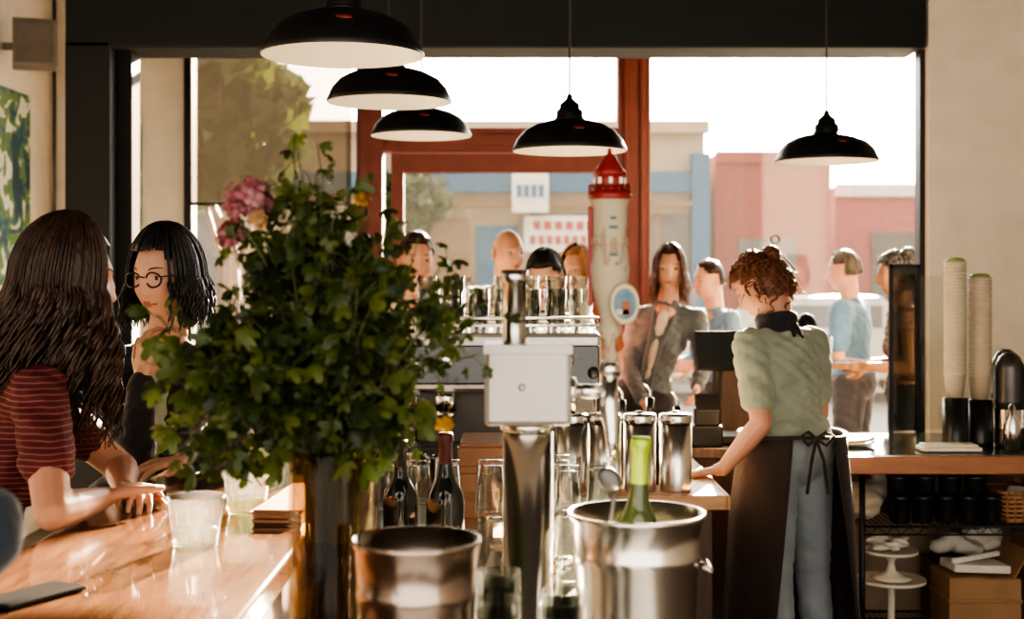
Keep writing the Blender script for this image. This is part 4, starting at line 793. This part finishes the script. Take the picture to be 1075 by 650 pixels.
def car(x,y,col):
    e=E('parked_car',(x,y,-.14)); b=MB(); z0=-.14
    prof=[(-2.1,.35),(-2.1,.75),(-1.9,.88),(-1.2,.95),(-.7,1.40),(.7,1.42),(1.3,.98),(2.0,.85),(2.15,.6),(2.1,.3)]
    vs=[(x+a,y-.85,z0+c) for a,c in prof]+[(x+a,y+.85,z0+c) for a,c in prof]; n_=len(prof)
    b.add(vs,[list(range(n_))[::-1],[n_+i for i in range(n_)]]+[[i,(i+1)%n_,n_+(i+1)%n_,n_+i] for i in range(n_)],0,False)
    b.box((x-.02,y-.86,z0+1.15),(1.5,.02,.3),I3,1)
    for dx in(-1.35,1.35):
        for dy in(-.8,.8): b.lathe([(0,-.1),(.2,-.1),(.32,-.09),(.32,.09),(.2,.1),(0,.1)],(x+dx,y+dy,z0+.32),Matrix.Rotation(math.pi/2,3,'X'),2,24)
    b.obj('body',[col,dk,plasticb],e,.03)
car(4.2,18.6,M('car_silver',(.3,.29,.27),.35,.3)); car(-5.2,18.6,M('car_dark',(.06,.06,.07),.25,.5))
def tree(x,y,h,r,n=1500):
    e=E('street_tree',(x,y,-.05)); b=MB(); b.tube([(x,y,-.04 if y>21 else -.02 if y<13 else -.13),(x+.05,y,h*.5),(x,y,h)],[.10,.08,.04],10)
    for i in range(9): a=i*2.4; b.tube([(x,y,h*(.5+.05*i)),(x+math.cos(a)*r*.7,y+math.sin(a)*r*.7,h+U(-.2,.8)*r)],[.04,.012],6)
    b.obj('trunk',woodd,e); b=MB(); i=0
    while i<n:
        p=V((U(-1,1),U(-1,1),U(-1,1)))
        if p.length>1 or noise.noise(p*2.2+V((x,y,0)))<-.05: continue
        i+=1; q=V((x+p.x*r,y+p.y*r,h+.3*r+p.z*r)); d=V((U(-1,1),U(-1,1),U(-1,1))); s=d.orthogonal().normalized()*.09; d=d.normalized()*.16
        b.add([q-s,q+d,q+s,q-d],[[0,1,2,3]],i%2,False)
    b.obj('canopy',[LM[2],LM[0]],e,recalc=False)
tree(-2.65,12.4,2.75,.78,1300); tree(-3.5,16,3.6,.8,700); tree(-1.6,21.45,2.6,.6,450)
b=MB(); b.tube([(7.0,21.6,-.05),(7.0,21.6,9)],.12,10); b.tube([(6.3,21.6,8),(7.7,21.6,8)],.05,6); b.obj('utility_pole',woodd)
# ------------------------------------------------------------------ light
sd=V((.29,1,.315)).normalized()
s=bpy.data.lights.new('sun','SUN'); s.energy=64; s.color=(1,.81,.57); s.angle=.012
o=bpy.data.objects.new('sun',s); scene.collection.objects.link(o); o.rotation_euler=sd.to_track_quat('Z','Y').to_euler(); o.location=(5,20,10)
w=bpy.data.worlds.new('sky'); scene.world=w; w.use_nodes=True; n=w.node_tree; N=n.nodes; L=n.links; bg=N['Background']
tc=N.new('ShaderNodeTexCoord'); dt=N.new('ShaderNodeVectorMath'); dt.operation='DOT_PRODUCT'; dt.inputs[1].default_value=sd; L.new(tc.outputs['Generated'],dt.inputs[0])
mr=N.new('ShaderNodeMapRange'); mr.inputs[1].default_value=0; mr.inputs[2].default_value=1; mr.inputs[3].default_value=.0; mr.inputs[4].default_value=1; L.new(dt.outputs['Value'],mr.inputs[0])
pw=N.new('ShaderNodeMath'); pw.operation='POWER'; pw.inputs[1].default_value=2.; L.new(mr.outputs[0],pw.inputs[0])
ma=N.new('ShaderNodeMath'); ma.operation='MULTIPLY_ADD'; ma.inputs[1].default_value=8.; ma.inputs[2].default_value=1.4; L.new(pw.outputs[0],ma.inputs[0]); L.new(ma.outputs[0],bg.inputs['Strength'])
cr=N.new('ShaderNodeValToRGB'); cr.color_ramp.elements[0].color=(1,.91,.80,1); cr.color_ramp.elements[1].color=(1,.95,.86,1); L.new(pw.outputs[0],cr.inputs[0]); L.new(cr.outputs[0],bg.inputs['Color'])
# ------------------------------------------------------------------ camera
cam=bpy.data.cameras.new('camera'); co=bpy.data.objects.new('camera',cam); scene.collection.objects.link(co); scene.camera=co
co.location=(0,0,1.55); co.rotation_euler=(math.pi/2,0,0); cam.sensor_width=36; cam.lens=36*1400/1075; cam.shift_y=-35/1075; cam.clip_end=200
cam.dof.use_dof=True; cam.dof.focus_distance=3.4; cam.dof.aperture_fstop=3.6
try:
    scene.view_settings.view_transform='AgX'; scene.view_settings.look='AgX - High Contrast'; scene.view_settings.exposure=1.15
except Exception as ex: print(ex)
